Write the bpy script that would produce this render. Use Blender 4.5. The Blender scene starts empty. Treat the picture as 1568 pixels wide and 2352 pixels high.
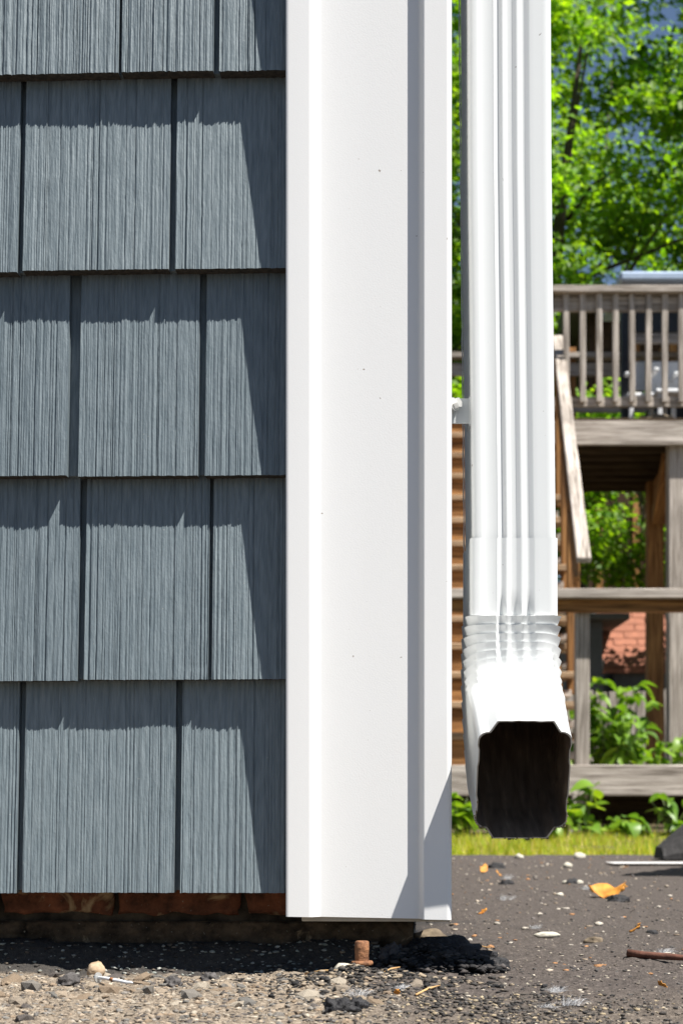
import bpy, bmesh, math, random
import numpy as np
from mathutils import Vector, Matrix, noise as mnoise

# ------------------------------------------------------------------ camera, world, sun
sc = bpy.context.scene
col = sc.collection
H = 0.147            # camera height above the asphalt
D = 1.5              # distance to the corner post
K = 0.00038          # metres per picture unit (1568 wide) at the post
HY = 1860.0          # picture row of the horizon

cam_d = bpy.data.cameras.new('camera')
cam = bpy.data.objects.new('camera', cam_d); col.objects.link(cam)
cam.location = (0, 0, H); cam.rotation_euler = (math.pi/2, 0, 0)
cam_d.sensor_width = 36; cam_d.sensor_fit = 'AUTO'
cam_d.lens = 36*D/(2352*K)
cam_d.shift_y = (HY-1176)/2352
cam_d.clip_start = 0.02; cam_d.clip_end = 2000
cam_d.dof.use_dof = True
cam_d.dof.focus_distance = 1.5
cam_d.dof.aperture_fstop = 17
sc.camera = cam

SUN = Vector((1.44, -1.0, 3.15)).normalized()
elev = math.asin(SUN.z)
w = bpy.data.worlds.new('World'); sc.world = w; w.use_nodes = True
nt = w.node_tree; nt.nodes.clear()
sky = nt.nodes.new('ShaderNodeTexSky'); sky.sky_type = 'NISHITA'; sky.sun_disc = False
sky.sun_elevation = elev; sky.sun_rotation = math.atan2(SUN.x, SUN.y)
sky.air_density = 0.9; sky.dust_density = 0.3; sky.ozone_density = 1.0
bg = nt.nodes.new('ShaderNodeBackground'); bg.inputs[1].default_value = 0.05
wo = nt.nodes.new('ShaderNodeOutputWorld')
nt.links.new(sky.outputs[0], bg.inputs[0]); nt.links.new(bg.outputs[0], wo.inputs[0])

sun_d = bpy.data.lights.new('sun', 'SUN'); sun_d.energy = 5.0; sun_d.angle = math.radians(0.5)
sun_d.color = (1.0, 0.96, 0.90)
sun = bpy.data.objects.new('sun', sun_d); col.objects.link(sun)
sun.rotation_euler = (-SUN).to_track_quat('-Z', 'Y').to_euler()
sun.location = (3, -2, 8)

sc.view_settings.view_transform = 'Standard'
sc.view_settings.look = 'None'
sc.view_settings.exposure = 0.97
sc.view_settings.gamma = 1
sc.render.film_transparent = False
sc.cycles.max_bounces = 8
sc.cycles.use_denoising = True

# ------------------------------------------------------------------ helpers
def W(px, py, Y):
    s = K*Y/D
    return Vector(((px-784)*s, Y, H+(HY-py)*s))
def G(px, py):
    Y = D*(H/K)/(py-HY)
    return Vector(((px-784)*K*Y/D, Y, 0))

def tag(o, label=None, cat=None, group=None, kind=None):
    if label: o['label'] = label
    if cat: o['category'] = cat
    if group: o['group'] = group
    if kind: o['kind'] = kind
    return o
def empty(name, loc, label, cat, group=None, rz=0):
    o = bpy.data.objects.new(name, None); col.objects.link(o)
    o.location = loc; o.rotation_euler = (0, 0, rz)
    o.empty_display_size = 0.1
    return tag(o, label, cat, group)
def link(name, me, mat=None, parent=None, loc=(0, 0, 0)):
    o = bpy.data.objects.new(name, me); col.objects.link(o)
    if mat is not None and len(me.materials) == 0: me.materials.append(mat)
    o.location = loc
    if parent: o.parent = parent
    return o
def pyd(name, v, f, smooth=False):
    me = bpy.data.meshes.new(name)
    me.from_pydata([tuple(p) for p in v], [], [tuple(q) for q in f]); me.update()
    if smooth: me.polygons.foreach_set('use_smooth', [True]*len(me.polygons))
    return me
def npmesh(name, v, quads, smooth=False):
    me = bpy.data.meshes.new(name)
    v = np.asarray(v, np.float32); q = np.asarray(quads, np.int32); n = q.shape[1]
    me.vertices.add(len(v)); me.vertices.foreach_set('co', v.ravel())
    me.loops.add(q.size); me.loops.foreach_set('vertex_index', q.ravel())
    me.polygons.add(len(q)); me.polygons.foreach_set('loop_start', np.arange(0, q.size, n, dtype=np.int32))
    me.update(calc_edges=True); me.validate()
    if smooth: me.polygons.foreach_set('use_smooth', np.ones(len(me.polygons), bool))
    return me
def grid_faces(nx, ny):
    i = np.arange(nx-1)[None, :]+np.arange(ny-1)[:, None]*nx
    i = i.ravel()
    return np.stack([i, i+1, i+1+nx, i+nx], 1)
def bm_mesh(bm, name, smooth=False):
    me = bpy.data.meshes.new(name); bm.normal_update(); bm.to_mesh(me); bm.free()
    if smooth: me.polygons.foreach_set('use_smooth', [True]*len(me.polygons))
    return me
def box_me(sx, sy, sz, bev=0.004, name='box'):
    bm = bmesh.new(); bmesh.ops.create_cube(bm, size=1)
    bmesh.ops.scale(bm, vec=(sx, sy, sz), verts=bm.verts)
    if bev: bmesh.ops.bevel(bm, geom=bm.edges[:], offset=min(bev, .3*min(sx, sy, sz)), segments=1, affect='EDGES')
    return bm_mesh(bm, name)
def box(name, c, size, mat, parent=None, bev=0.004, rot=None):
    """box with centre c in world space; parent has no rotation"""
    o = link(name, box_me(*size, bev=bev, name=name), mat, parent)
    p = Vector(c) - (Vector(parent.location) if parent else Vector())
    o.location = p
    if rot is not None: o.rotation_euler = rot
    return o
def bar(name, a, b, wx, wz, mat, parent=None, bev=0.004):
    """board from a to b; local X along the board"""
    a = Vector(a); b = Vector(b); d = b-a
    o = link(name, box_me(d.length, wx, wz, bev=bev, name=name), mat, parent)
    o.rotation_euler = d.to_track_quat('X', 'Z').to_euler()
    o.location = (a+b)/2 - (Vector(parent.location) if parent else Vector())
    return o
def tube_data(pts, rads, n=8):
    v = []; f = []
    pts = [Vector(p) for p in pts]
    for i, p in enumerate(pts):
        d = (pts[min(i+1, len(pts)-1)]-pts[max(i-1, 0)]).normalized()
        up = Vector((0, 0, 1)) if abs(d.z) < .9 else Vector((1, 0, 0))
        a = d.cross(up).normalized(); b = d.cross(a)
        for k in range(n):
            t = 2*math.pi*k/n
            v.append(p+a*math.cos(t)*rads[i]+b*math.sin(t)*rads[i])
    for i in range(len(pts)-1):
        for k in range(n):
            f.append((i*n+k, i*n+(k+1) % n, (i+1)*n+(k+1) % n, (i+1)*n+k))
    f.append(tuple(range(n))[::-1]); f.append(tuple(range((len(pts)-1)*n, len(pts)*n)))
    return v, f
def rock_me(seed, sx, sy, sz, sub=2, rough=.35, freq=1.6, flat=0.0):
    bm = bmesh.new(); bmesh.ops.create_icosphere(bm, subdivisions=sub, radius=1)
    for v in bm.verts:
        p = v.co.copy()
        n = mnoise.fractal(p*freq+Vector((seed*7.3, seed*3.1, 0)), .9, 2.1, 3)
        q = p*(1+rough*n)
        if flat and q.z < -flat: q.z = -flat
        v.co = (q.x*sx, q.y*sy, q.z*sz)
    return bm_mesh(bm, 'rock', smooth=sub > 1)
rng = np.random.default_rng(7)
def noise1(n, scale, r):
    """smooth random 1D array, n samples, knots every 'scale' samples"""
    m = max(4, int(n/scale)+4)
    return np.interp(np.arange(n)/scale, np.arange(m), r.standard_normal(m))
def vnoise2(x, y, seed=0):
    """value noise in [-1,1] on numpy arrays"""
    xi = np.floor(x).astype(np.int64); yi = np.floor(y).astype(np.int64)
    fx = x-xi; fy = y-yi; fx = fx*fx*(3-2*fx); fy = fy*fy*(3-2*fy)
    def h(a, b):
        n = (a*374761393+b*668265263+seed*974634777) & 0xffffffff
        n = ((n ^ (n >> 13))*1274126177) & 0xffffffff
        return ((n ^ (n >> 16)) & 0xffff)/32767.5-1
    return (h(xi, yi)*(1-fx)+h(xi+1, yi)*fx)*(1-fy)+(h(xi, yi+1)*(1-fx)+h(xi+1, yi+1)*fx)*fy

# ------------------------------------------------------------------ materials
class MB:
    def __init__(s, name):
        s.m = bpy.data.materials.new(name); s.m.use_nodes = True
        s.t = s.m.node_tree; s.t.nodes.clear()
        s.out = s.n('OutputMaterial'); s.p = s.n('BsdfPrincipled')
        s.l(s.p.outputs[0], s.out.inputs[0])
        s.tc = s.n('TexCoord')
    def n(s, k): return s.t.nodes.new('ShaderNode'+k)
    def l(s, a, b): s.t.links.new(a, b)
    def coord(s, scale=(1, 1, 1), kind='Object', rand=False):
        mp = s.n('Mapping'); mp.inputs['Scale'].default_value = scale
        if rand:
            oi = s.n('ObjectInfo'); mu = s.n('Math'); mu.operation = 'MULTIPLY'; mu.inputs[1].default_value = 37.0
            s.l(oi.outputs['Random'], mu.inputs[0]); s.l(mu.outputs[0], mp.inputs['Location'])
        s.l(s.tc.outputs[kind], mp.inputs[0]); return mp.outputs[0]
    def noise(s, co, scale, detail=3, rough=.55, dist=0):
        n = s.n('TexNoise'); n.inputs['Scale'].default_value = scale; n.inputs['Detail'].default_value = detail
        n.inputs['Roughness'].default_value = rough; n.inputs['Distortion'].default_value = dist
        s.l(co, n.inputs['Vector']); return n.outputs['Fac']
    def voro(s, co, scale, out='Distance', rnd=1.0):
        n = s.n('TexVoronoi'); n.inputs['Scale'].default_value = scale; n.inputs['Randomness'].default_value = rnd
        s.l(co, n.inputs['Vector']); return n.outputs[out]
    def ramp(s, fac, stops):
        r = s.n('ValToRGB'); cr = r.color_ramp
        while len(cr.elements) < len(stops): cr.elements.new(.5)
        for e, (p, c) in zip(cr.elements, stops):
            e.position = p; e.color = (*c, 1) if len(c) == 3 else c
        s.l(fac, r.inputs[0]); return r.outputs[0]
    def mix(s, fac, a, b, mode='MIX'):
        m = s.n('Mix'); m.data_type = 'RGBA'; m.blend_type = mode
        if isinstance(fac, (int, float)): m.inputs[0].default_value = fac
        else: s.l(fac, m.inputs[0])
        for x, i in ((a, 6), (b, 7)):
            if isinstance(x, tuple): m.inputs[i].default_value = (*x, 1)
            else: s.l(x, m.inputs[i])
        return m.outputs[2]
    def math(s, op, a, b):
        m = s.n('Math'); m.operation = op
        for x, i in ((a, 0), (b, 1)):
            if isinstance(x, (int, float)): m.inputs[i].default_value = x
            else: s.l(x, m.inputs[i])
        return m.outputs[0]
    def bump(s, h, strength, dist, prev=None):
        b = s.n('Bump'); b.inputs['Strength'].default_value = strength; b.inputs['Distance'].default_value = dist
        s.l(h, b.inputs['Height'])
        if prev: s.l(prev, b.inputs['Normal'])
        s.l(b.outputs[0], s.p.inputs['Normal']); return b.outputs[0]
    def set(s, c=None, rough=.6, spec=.4, metal=0):
        if c is not None:
            if isinstance(c, tuple): s.p.inputs['Base Color'].default_value = (*c, 1)
            else: s.l(c, s.p.inputs['Base Color'])
        if isinstance(rough, (int, float)): s.p.inputs['Roughness'].default_value = rough
        else: s.l(rough, s.p.inputs['Roughness'])
        s.p.inputs['Specular IOR Level'].default_value = spec; s.p.inputs['Metallic'].default_value = metal
        return s.m

def m_shingle():
    b = MB('blue_grey_shingle')
    co = b.coord((1, 1, .009), rand=True)
    n1 = b.noise(co, 420, 4, .6); n2 = b.noise(b.coord((1, 1, .25), rand=True), 26, 3)
    c = b.ramp(n1, [(.25, (.094, .124, .141)), (.75, (.215, .255, .273))])
    c = b.mix(b.math('MULTIPLY', n2, .35), c, (.12, .155, .175))
    oi = b.n('ObjectInfo'); tone = b.ramp(oi.outputs['Random'], [(0, (.90, .91, .92)), (1, (1.09, 1.08, 1.07))])
    c = b.mix(1.0, c, tone, 'MULTIPLY')
    sp = b.ramp(b.noise(b.coord(), 300, 2), [(.74, (0, 0, 0)), (.78, (1, 1, 1))])
    c = b.mix(b.math('MULTIPLY', sp, .35), c, (.42, .40, .36))
    h2 = b.noise(b.coord((1, 1, .35), rand=True), 600, 3)
    x = b.bump(n1, .65, .0012); b.bump(h2, .5, .0007, x)
    return b.set(c, .5, .35)
def m_post():
    b = MB('white_vinyl')
    h = b.noise(b.coord((1, 1, .8)), 900, 2, .6)
    b.bump(h, .14, .0006)
    sp = b.noise(b.coord(), 190, 2, .5)
    big = b.noise(b.coord((1, 1, .5)), 6, 3)
    c = b.ramp(sp, [(.0, (.765, .765, .755)), (.765, (.775, .775, .765)), (.79, (.30, .26, .22))])
    c = b.mix(b.math('MULTIPLY', big, .10), c, (.66, .62, .56))
    return b.set(c, .42, .4)
def m_whitepaint():
    b = MB('white_gutter_paint')
    sp = b.noise(b.coord(), 170, 2, .5)
    c = b.ramp(sp, [(0, (.69, .705, .70)), (.755, (.70, .715, .71)), (.785, (.28, .26, .24))])
    big = b.noise(b.coord((1, 1, .25)), 14, 3)
    c = b.mix(b.math('MULTIPLY', big, .15), c, (.55, .56, .53))
    b.bump(b.noise(b.coord((1, 1, .3)), 40, 2), .06, .001)
    return b.set(c, .28, .5)
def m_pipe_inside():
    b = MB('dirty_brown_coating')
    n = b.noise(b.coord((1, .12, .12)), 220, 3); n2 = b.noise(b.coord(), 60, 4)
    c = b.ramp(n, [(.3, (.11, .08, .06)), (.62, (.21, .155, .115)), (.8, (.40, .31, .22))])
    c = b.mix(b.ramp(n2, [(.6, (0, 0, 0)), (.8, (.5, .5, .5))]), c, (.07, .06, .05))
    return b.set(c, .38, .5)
def m_wood(name, axis, c1, c2, c3, fine=60):
    b = MB(name)
    s = {'X': (.04, 1, 1), 'Y': (1, .04, 1), 'Z': (1, 1, .04)}[axis]
    co = b.coord(s, rand=True)
    n = b.noise(co, fine, 5, .65, .6); n2 = b.noise(b.coord((.6, .6, .6), rand=True), 2.2, 3)
    c = b.ramp(n, [(.33, c1), (.48, c2), (.66, c3)])
    c = b.mix(b.ramp(n2, [(.45, (0, 0, 0)), (.75, (.55, .55, .55))]), c, tuple(x*.45 for x in c2))
    b.bump(n, .5, .004)
    return b.set(c, .85, .2)
GREYW = ((.10, .08, .062), (.36, .315, .27), (.62, .555, .49))
BRNW = ((.08, .040, .015), (.27, .130, .048), (.48, .25, .09))
wood = {a: m_wood('weathered_wood_'+a.lower(), a, *GREYW) for a in 'XYZ'}
woodb = {a: m_wood('brown_wood_'+a.lower(), a, *BRNW) for a in 'XYZ'}
woodt = {a: m_wood('tan_wood_'+a.lower(), a, (.14, .09, .055), (.34, .225, .13), (.52, .38, .25)) for a in 'X'}
wood_shade = {a: m_wood('shade_dark_wood_'+a.lower(), a, (.02, .013, .008), (.055, .036, .02), (.10, .07, .04)) for a in 'X'}  # darkened wood: the shade under the decks is put into the colour
def m_asphalt():
    b = MB('old_asphalt')
    co = b.coord()
    g = b.noise(co, 260, 4, .65); g2 = b.noise(co, 900, 2, .6); patch = b.noise(co, 5.5, 4, .6)
    dark = b.ramp(g, [(.25, (.042, .035, .031)), (.55, (.092, .077, .068)), (.75, (.165, .140, .122))])
    lite = b.ramp(g, [(.28, (.07, .056, .044)), (.5, (.21, .17, .128)), (.68, (.36, .30, .23))])
    sep = b.n('SeparateXYZ'); b.l(co, sep.inputs[0])
    # worn crust with bare aggregate beside the foundation; dusty strip further out on the right
    xx = b.math('ADD', sep.outputs[0], b.math('MULTIPLY', b.math('SUBTRACT', patch, .5), .35))
    left = b.math('MULTIPLY', b.ramp(xx, [(0.0, (1, 1, 1)), (.08, (0, 0, 0))]), b.ramp(b.math('MULTIPLY', sep.outputs[1], .5), [(.50, (0, 0, 0)), (.54, (1, 1, 1))]))
    yy = b.math('ADD', sep.outputs[1], b.math('MULTIPLY', b.math('SUBTRACT', patch, .5), .5))
    near = b.ramp(b.math('MULTIPLY', yy, .25), [(.20, (0, 0, 0)), (.25, (.75, .75, .75)), (.30, (.75, .75, .75)), (.345, (0, 0, 0))])
    fac = b.math('MAXIMUM', left, b.math('MULTIPLY', near, patch))
    c = b.mix(fac, dark, lite)
    # tar runs along the foot of the wall
    ty = b.math('ADD', sep.outputs[1], b.math('MULTIPLY', b.math('SUBTRACT', g, .5), .02))
    tar = b.ramp(b.math('MULTIPLY', ty, .5), [(.763, (0, 0, 0)), (.768, (1, 1, 1))])
    tarm = b.math('MULTIPLY', tar, b.ramp(xx, [(.05, (1, 1, 1)), (.16, (0, 0, 0))]))
    c = b.mix(b.math('MULTIPLY', tarm, .85), c, (.028, .029, .031))
    sp = b.ramp(b.voro(co, 95), [(.10, (1, 1, 1)), (.16, (0, 0, 0))])
    sel = b.ramp(b.voro(co, 95, 'Color'), [(.72, (0, 0, 0)), (.76, (1, 1, 1))])
    c = b.mix(b.math('MULTIPLY', sp, sel), c, (.42, .36, .28))
    x = b.bump(g, .8, .004); b.bump(g2, .6, .0015, x)
    return b.set(c, .9, .2)
def attr_mat(name, attr='tint', rough=.85, spec=.25, bumps=None, transl=0.0, grain=0.0):
    b = MB(name); a = b.n('Attribute'); a.attribute_name = attr
    c = a.outputs['Color']
    if grain:
        g = b.noise(b.coord(), grain, 3, .6)
        c = b.mix(1.0, c, b.ramp(g, [(.3, (.62, .62, .62)), (.7, (1.15, 1.15, 1.15))]), 'MULTIPLY')
        b.bump(g, .6, .002)
    b.set(c, rough, spec)
    if transl:
        t = b.n('BsdfTranslucent'); mx = b.n('MixShader'); mx.inputs[0].default_value = transl
        b.l(b.mix(1.0, c, (2.0, 2.0, .6), 'MULTIPLY'), t.inputs[0])
        b.l(b.p.outputs[0], mx.inputs[1]); b.l(t.outputs[0], mx.inputs[2]); b.l(mx.outputs[0], b.out.inputs[0])
    return b.m
def plain(name, c1, c2=None, scale=40, rough=.7, spec=.3, bump=.3, bd=.002, metal=0, detail=4):
    b = MB(name)
    if c2 is None: c2 = tuple(x*.75 for x in c1)
    n = b.noise(b.coord(rand=True), scale, detail, .6)
    c = b.ramp(n, [(.3, c2), (.7, c1)])
    if bump: b.bump(n, bump, bd)
    return b.set(c, rough, spec, metal)
M = dict(shingle=m_shingle(), post=m_post(), white=m_whitepaint(), inside=m_pipe_inside(), asphalt=m_asphalt())
M['leaf'] = attr_mat('tree_leaves', transl=.5, rough=.5, spec=.35)
M['plant'] = attr_mat('plant_leaves', transl=.32, rough=.42, spec=.45)
M['stone'] = attr_mat('gravel_stones', grain=420)
M['butt'] = plain('dark_brown_shingle_edge', (.085, .075, .062), (.03, .03, .03), 220, .9, .1, .5, .001)  # darker and browner than the shingle face, for the butt undersides
M['bark'] = plain('bark', (.13, .10, .075), (.05, .038, .028), 30, .9, .2, .8, .01)
M['brick'] = plain('sooty_brick', (.15, .055, .032), (.035, .018, .012), 32, .95, .15, .8, .003)
def m_dirty(name, a, b2, patch, lo, hi):
    b = MB(name); n = b.noise(b.coord(rand=True), 45, 5, .65); n2 = b.noise(b.coord(rand=True), 28, 4, .6, .8)
    c = b.ramp(n, [(.3, b2), (.72, a)]); c = b.mix(b.ramp(n2, [(lo, (0, 0, 0)), (hi, (1, 1, 1))]), c, patch)
    sp = b.ramp(b.noise(b.coord(), 330, 2), [(.70, (0, 0, 0)), (.74, (1, 1, 1))]); c = b.mix(b.math('MULTIPLY', sp, .7), c, (.3, .27, .22))
    b.bump(n, .9, .004); return b.set(c, .95, .15)
M['brick'] = m_dirty('sooty_brick_patched', (.26, .095, .050), (.05, .024, .016), (.36, .25, .145), .57, .66)
M['footing'] = m_dirty('sooty_footing', (.15, .105, .068), (.014, .011, .009), (.34, .25, .16), .60, .69)
M['mortar'] = plain('dark_mortar', (.085, .068, .05), (.02, .017, .014), 60, .95, .15, .9, .004)
M['tar'] = plain('black_tar', (.035, .034, .036), (.008, .008, .009), 150, .7, .35, 1.0, .004)
M['pebble'] = plain('tan_stone', (.55, .42, .29), (.30, .21, .13), 130, .9, .2, .8, .002)
M['pebble2'] = plain('pale_stone', (.58, .54, .46), (.33, .31, .25), 150, .9, .2, .6, .002)
M['stone_dk'] = plain('brown_stone', (.24, .19, .13), (.09, .07, .05), 70, .9, .2, .5, .002)
M['rust'] = plain('rusty_iron', (.36, .17, .08), (.10, .045, .025), 190, .85, .3, .9, .002)
M['galv'] = plain('zinc_steel', (.72, .72, .70), (.45, .45, .44), 80, .4, .5, .1, .001, .6)
M['brack'] = plain('grey_bracket_paint', (.50, .52, .52), (.44, .46, .46), 60, .45, .4, .05, .001)
M['soil'] = plain('soil', (.13, .10, .06), (.06, .05, .03), 9, .95, .1, .6, .02)
M['rubber'] = plain('black_rubber', (.055, .052, .052), (.025, .024, .024), 60, .8, .3, .5, .004)
M['line'] = plain('line_paint', (.62, .61, .60), (.40, .39, .38), 60, .8, .3, .3, .002)
M['roofred'] = plain('red_roof_shingle', (.36, .155, .10), (.24, .105, .072), 9, .95, .1, .5, .004)
M['slate'] = plain('grey_wall_paint', (.13, .125, .12), (.10, .098, .095), 8, .8, .2, .2, .003)
M['fascia'] = plain('pale_fascia', (.55, .55, .54), (.45, .45, .44), 10, .7, .3, .1, .002)
M['brownwall'] = plain('brown_board_wall', (.07, .042, .025), (.03, .02, .012), 8, .9, .1, .4, .006)
M['black'] = plain('black_paint', (.018, .019, .022), (.012, .012, .014), 20, .5, .4, .1, .002)
M['pwhite'] = plain('white_resin', (.74, .75, .76), (.66, .67, .68), 10, .5, .4, .05, .002)
M['bluem'] = plain('pale_blue_metal', (.40, .48, .60), (.34, .42, .54), 10, .35, .5, .05, .002)
M['drygold'] = plain('dry_orange_leaf', (.62, .30, .05), (.38, .13, .02), 60, .6, .3, .3, .002)
M['stick'] = plain('brown_stick', (.17, .075, .05), (.07, .03, .02), 90, .8, .3, .7, .002)
M['fluff'] = plain('white_seed_fluff', (.75, .75, .75), (.7, .7, .7), 20, 1, 0, 0)
M['straw'] = plain('straw', (.55, .36, .16), (.40, .22, .09), 60, .7, .3, .2, .001)
M['dirt'] = plain('dried_dirt', (.34, .27, .16), (.16, .12, .07), 300, .95, .1, .4, .001)
M['putty'] = plain('cream_backer', (.55, .52, .46), (.40, .37, .31), 50, .8, .2, .4, .001)

def set_tint(me, cols, per):
    """per-face colours (list len = faces) into corner-less face attribute"""
    a = me.attributes.new('tint', 'FLOAT_COLOR', 'FACE')
    c = np.ones((len(me.polygons), 4), np.float32); c[:, :3] = np.repeat(cols, per, 0)
    a.data.foreach_set('color', c.ravel())

# ------------------------------------------------------------------ ground
def ground_z(x, y):
    z = .0012*vnoise2(x*160, y*160, 1)+.0016*vnoise2(x*70, y*70, 2)+.0009*vnoise2(x*330, y*330, 3)
    z += .0030*vnoise2(x*17, y*17, 4)
    leftm = 1/(1+np.exp((x-.045)/.008))
    fil = np.clip((y-1.533)/.045, 0, 1); fil = fil*fil*(3-2*fil)
    z += leftm*fil*.025
    z += leftm*np.where(y < 1.52, .0018*np.maximum(0, vnoise2(x*95, y*95, 9)), 0)
    # low hump of tar in front of the post
    z += .012*np.exp(-(((x-.020)/.05)**2+((y-1.43)/.05)**2))*(1+.35*vnoise2(x*120, y*120, 6))
    fade = np.clip((y-1.9)/3, 0, 1)
    return z*(1-.6*fade)
def axis_lines(lo, f0, f1, hi, step, grow=1.16):
    a = list(np.arange(f0, f1+1e-9, step))
    s = step; x = f1
    while x < hi: s *= grow; x += s; a.append(min(x, hi))
    s = step; x = f0
    while x > lo: s *= grow; x -= s; a.insert(0, max(x, lo))
    return np.array(a)
xs = axis_lines(-14, -.36, .50, 14, .0030); ys = axis_lines(-14, 1.12, 1.68, 5.55, .0030, 1.03)
X, Yg = np.meshgrid(xs, ys)
Z = ground_z(X, Yg)
edge = ys[-1]-Yg
Yg2 = Yg + np.where(edge < .01, .09*vnoise2(X*2.3, X*0+2, 5)+.05*vnoise2(X*9, X*0, 8)+.03*vnoise2(X*31, X*0, 9), 0)
me = npmesh('asphalt', np.stack([X, Yg2, Z], -1).reshape(-1, 3), grid_faces(len(xs), len(ys)), True)
asph = link('asphalt', me, M['asphalt']); tag(asph, 'worn grey asphalt ground with loose grit', kind='structure')
me = pyd('ground', [(-400, -400, -.03), (400, -400, -.03), (400, 400, -.03), (-400, 400, -.03)], [(0, 1, 2, 3)])
tag(link('ground', me, M['soil']), 'brown soil ground beyond the asphalt', kind='structure')

# loose aggregate, chips in the crust left of the post
def gz(x, y): return float(ground_z(np.array([x]), np.array([y]))[0])
chip_cols = [(.29, .24, .185), (.22, .20, .175), (.36, .29, .215), (.17, .16, .145), (.41, .355, .28), (.26, .195, .135), (.115, .10, .09)]
chip_me = []
for i in range(14):
    r = random.Random(i)
    m_ = rock_me(i+3, 1, r.uniform(.6, .95), r.uniform(.32, .55), 1, .45, 1.1)
    set_tint(m_, np.array([chip_cols[i % 7]]), len(m_.polygons)); m_.materials.append(M['stone']); chip_me.append(m_)
R = random.Random(11)
n = 0
while n < 130:
    x = R.uniform(-.33, .06); y = R.uniform(1.13, 1.525)
    if x > 0 and R.random() < .6: continue
    s = R.uniform(.0035, .0085) if R.random() < .8 else R.uniform(.008, .012)
    o = link('stone_chip', chip_me[R.randrange(14)], None, asph, (x, y, gz(x, y)+s*.02))
    o.scale = (s, s, s); o.rotation_euler = (R.uniform(-.35, .35), R.uniform(-.35, .35), R.uniform(0, 6.28)); n += 1
def scatter_stones(name, N, xf, smin, smax, cols, seed, sink=.2):
    r = np.random.default_rng(seed)
    bm = bmesh.new(); bmesh.ops.create_icosphere(bm, subdivisions=1, radius=1)
    bv = np.array([v.co[:] for v in bm.verts]); bf = np.array([[v.index for v in f.verts] for f in bm.faces]); bm.free()
    P = xf(r, N); S = smin+(smax-smin)*r.uniform(0, 1, N)**2
    V = []; F = []
    for i in range(N):
        a = r.uniform(0, 6.28); c_, s_ = math.cos(a), math.sin(a)
        v = bv*(1+.28*r.standard_normal((len(bv), 1)))*np.array([1, r.uniform(.55, 1), r.uniform(.25, .55)])*S[i]
        v = np.stack([v[:, 0]*c_-v[:, 1]*s_, v[:, 0]*s_+v[:, 1]*c_, v[:, 2]], 1)
        V.append(v+P[i]+np.array([0, 0, S[i]*sink])); F.append(bf+i*len(bv))
    m_ = npmesh(name, np.concatenate(V), np.concatenate(F))
    set_tint(m_, np.array(cols)[r.integers(0, len(cols), N)]*r.uniform(.75, 1.2, (N, 1)), len(bf))
    o = link(name, m_, M['stone'], asph); o['kind'] = 'stuff'; return o
def xf_left(r, N):
    x = r.uniform(-.34, .03, N)+r.standard_normal(N)*.015; y = r.uniform(1.12, 1.522, N)
    return np.stack([x, y, ground_z(x, y)], 1)
scatter_stones('gravel', 5200, xf_left, .0011, .0036, chip_cols, 21, .0)
def xf_right(r, N):
    y = 1.12*(5.4/1.12)**(r.uniform(0, 1, N)**1.2); x = r.uniform(.0, .215, N)*y
    return np.stack([x, y, ground_z(x, y)], 1)
g_cols = [(.10, .095, .09), (.14, .125, .11), (.45, .40, .32), (.20, .17, .14), (.07, .065, .065), (.30, .26, .2), (.09, .085, .08)]
def xf_far(r, N):
    y = r.uniform(1.5, 5.4, N); x = r.uniform(.04, .215, N)*y
    return np.stack([x, y, ground_z(x, y)], 1)
scatter_stones('pale_grit', 650, xf_far, .0012, .0055, [(.45, .38, .30), (.5, .45, .38), (.32, .25, .18), (.42, .22, .10), (.16, .14, .13)], 27)
scatter_stones('grit', 5200, xf_right, .0007, .0024, g_cols, 22)
def xf_wall(r, N):
    x = .06-.40*r.uniform(0, 1, N)**1.6; y = 1.528+.05*r.uniform(0, 1, N)**1.3
    return np.stack([x, y, ground_z(x, y)], 1)
scatter_stones('wall_foot_grit', 1100, xf_wall, .0006, .0032, [(.4, .4, .36), (.16, .13, .1), (.06, .05, .045), (.05, .045, .04), (.28, .3, .27)], 23)
def xf_tar(r, N):
    x = .025+r.standard_normal(N)*.05; y = 1.44+r.standard_normal(N)*.045
    return np.stack([x, y, ground_z(x, y)], 1)
scatter_stones('tar_crumbs', 1500, xf_tar, .0012, .0042, [(.05, .046, .042), (.03, .029, .029), (.08, .07, .06), (.025, .024, .024), (.3, .24, .17)], 24)
def xf_front(r, N):
    x = .11+r.standard_normal(N)*.07; y = r.uniform(1.13, 1.36, N)
    return np.stack([x, y, ground_z(x, y)], 1)
scatter_stones('crust_crumbs', 2600, xf_front, .0009, .003, [(.07, .062, .055), (.045, .042, .04), (.36, .29, .19), (.10, .088, .075), (.05, .046, .043)], 25)

# parking line
def strip(px0, px1, y0, y1, z):
    a = G(px0, y1); b = G(px1, y1); c = G(px1, y0); d = G(px0, y0)
    return [(p.x, p.y, z) for p in (a, b, c, d)]
P0 = G(1395, 1986); L = []
F = []
for x0, x1 in ((P0.x, P0.x+.245), (P0.x+.255, 3.0)):
    nseg = 24; base = len(L)
    for i in range(nseg+1):
        x = x0+(x1-x0)*i/nseg; j = .02*mnoise.noise(Vector((x*9, 3, 0)))
        L += [(x, 4.50+j, .0062), (x, 4.66-j, .0062)]
    F += [(base+2*i, base+2*i+2, base+2*i+3, base+2*i+1) for i in range(nseg)]
tag(link('parking_line', pyd('parking_line', L, F), M['line']), 'faded white painted parking line on the asphalt', kind='structure')

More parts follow.
